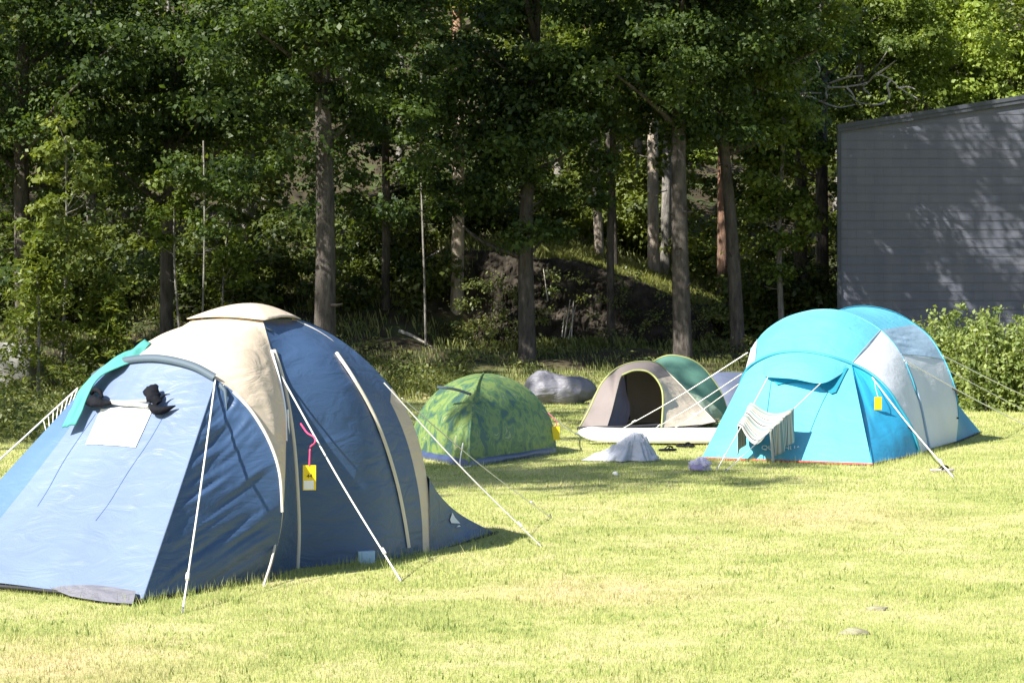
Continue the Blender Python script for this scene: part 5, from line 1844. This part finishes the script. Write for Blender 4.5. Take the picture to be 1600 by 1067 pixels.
# pale grey cloth in a heap on the grass before the board
cx_, cy_ = 1.36, 24.55
P = np.zeros((34, 150, 3))
for j in range(34):
    t = j / 33
    for i in range(150):
        a = 2 * math.pi * i / 150
        spread = 0.27 * (1 + 0.35 * max(0.0, -math.cos(a)) + 0.15 * noise.noise(Vector((math.cos(a), math.sin(a), 3))))
        fold = 1 + t ** 0.8 * (0.42 * noise.noise(Vector((math.cos(a) * 3.2, math.sin(a) * 3.2, 7 + t * 0.8))) + 0.55 * (0.22 - abs(noise.noise(Vector((math.cos(a) * 5 + t * 0.6, math.sin(a) * 5, 2 + t * 0.7))))) + 0.22 * (0.2 - abs(noise.noise(Vector((math.cos(a) * 11, math.sin(a) * 11, 5 + t * 1.5))))))
        r_ = (0.08 * min(1, t * 8) + spread * t ** 1.2) * fold
        left = 0.5 - 0.5 * math.cos(a)
        z = 0.33 * (1 - t ** (0.62 + 1.1 * (1 - left))) + 0.012 + 0.16 * max(0, noise.noise(Vector((math.cos(a) * 2.5 * t * 2, math.sin(a) * 2.5 * t * 2, 11)))) * t * (1 - t) * 2
        P[j, i] = (cx_ + 0.085 * (1 - t) + r_ * math.cos(a), cy_ + 0.7 * r_ * math.sin(a), z)
cg = MB().grid(P, closed_u=True).build('draped_cloth', M['greycloth'], None, solid=0.006)
tag(cg, 'pale grey cloth standing in a folded heap before the white paddle board', 'cloth')
lump_ = lump('crumpled_cloth', M['greycloth'], None, G(1016, 721) + np.array((-0.02, 0.03, 0.03)), (0.12, 0.09, 0.05), 5.5, 0.4)
tag(lump_, 'small crumpled grey cloth right of the draped one', 'cloth')
pcl = lump('printed_cloth', M['patterncloth'], None, G(1094, 737) + np.array((0, 0.05, 0.06)), (0.115, 0.09, 0.085), 8.3, 0.45, nu=30, nv=18, fr=2.2)
tag(pcl, 'crumpled white and violet cloth beside the left corner of the turquoise tent', 'cloth')

def flipflop(name, label, c, rot, mat, L=0.26, parts=True, group=None):
    root = empty(name, c, label, 'sandal', group)
    mb = MB()
    n_ = 28
    outl = []
    for k in range(n_):
        a = 2 * math.pi * k / n_
        x = math.cos(a) * L / 2
        y = math.sin(a) * (0.045 + 0.010 * math.cos(a))
        outl.append((x * math.cos(rot) - y * math.sin(rot), x * math.sin(rot) + y * math.cos(rot)))
    rings = []
    for (k, z) in ((0.9, 0.012), (1.0, 0.02), (1.0, 0.036), (0.94, 0.042), (0.01, 0.044)):
        rings.append([(c[0] + p[0] * k, c[1] + p[1] * k, c[2] + z) for p in outl])
    mb.grid(np.array(rings), closed_u=True).build('sole', mat, root)
    def lp(x, y, z):
        return np.array((c[0] + x * math.cos(rot) - y * math.sin(rot), c[1] + x * math.sin(rot) + y * math.cos(rot), c[2] + z))
    MB().tube(spline([lp(-0.02, -0.045, 0.035), lp(0.03, -0.03, 0.075), lp(0.075, 0, 0.05), lp(0.03, 0.03, 0.075), lp(-0.02, 0.045, 0.035)], 16), 0.009, 6).build('strap', M['black'], root)
    return root
flipflop('sandal', 'black sandal on the grass left of its mate before the paddle board', G(1043, 706), 0.4, M['black'], group='black sandals by the board')
flipflop('sandal', 'black sandal on the grass nearer to the turquoise tent', G(1071, 700), -0.3, M['black'], group='black sandals by the board')
flipflop('sandal', 'pale grey sandal lying alone in the sun right of the turquoise tent', G(1472, 738), 0.15, M['stone'], L=0.28)
for (lab, px, py, r_, s) in (('larger of the two pale flat stones in the foreground grass', 1334, 990, (0.08, 0.055, 0.022), 1.7), ('smaller pale flat stone behind the other one in the grass', 1371, 953, (0.06, 0.04, 0.022), 3.9),
                             ('tiny white scrap on the grass before the draped cloth', 962, 742, (0.035, 0.03, 0.03), 6.2)):
    tag(lump('flat_stone' if 'stone' in lab else 'paper_scrap', M['palestone'] if 'stone' in lab else M['tagwhite'], None, G(px, py) + np.array((0, 0, r_[2] * 0.25)), r_, s, 0.35), lab, 'stone' if 'stone' in lab else 'scrap')
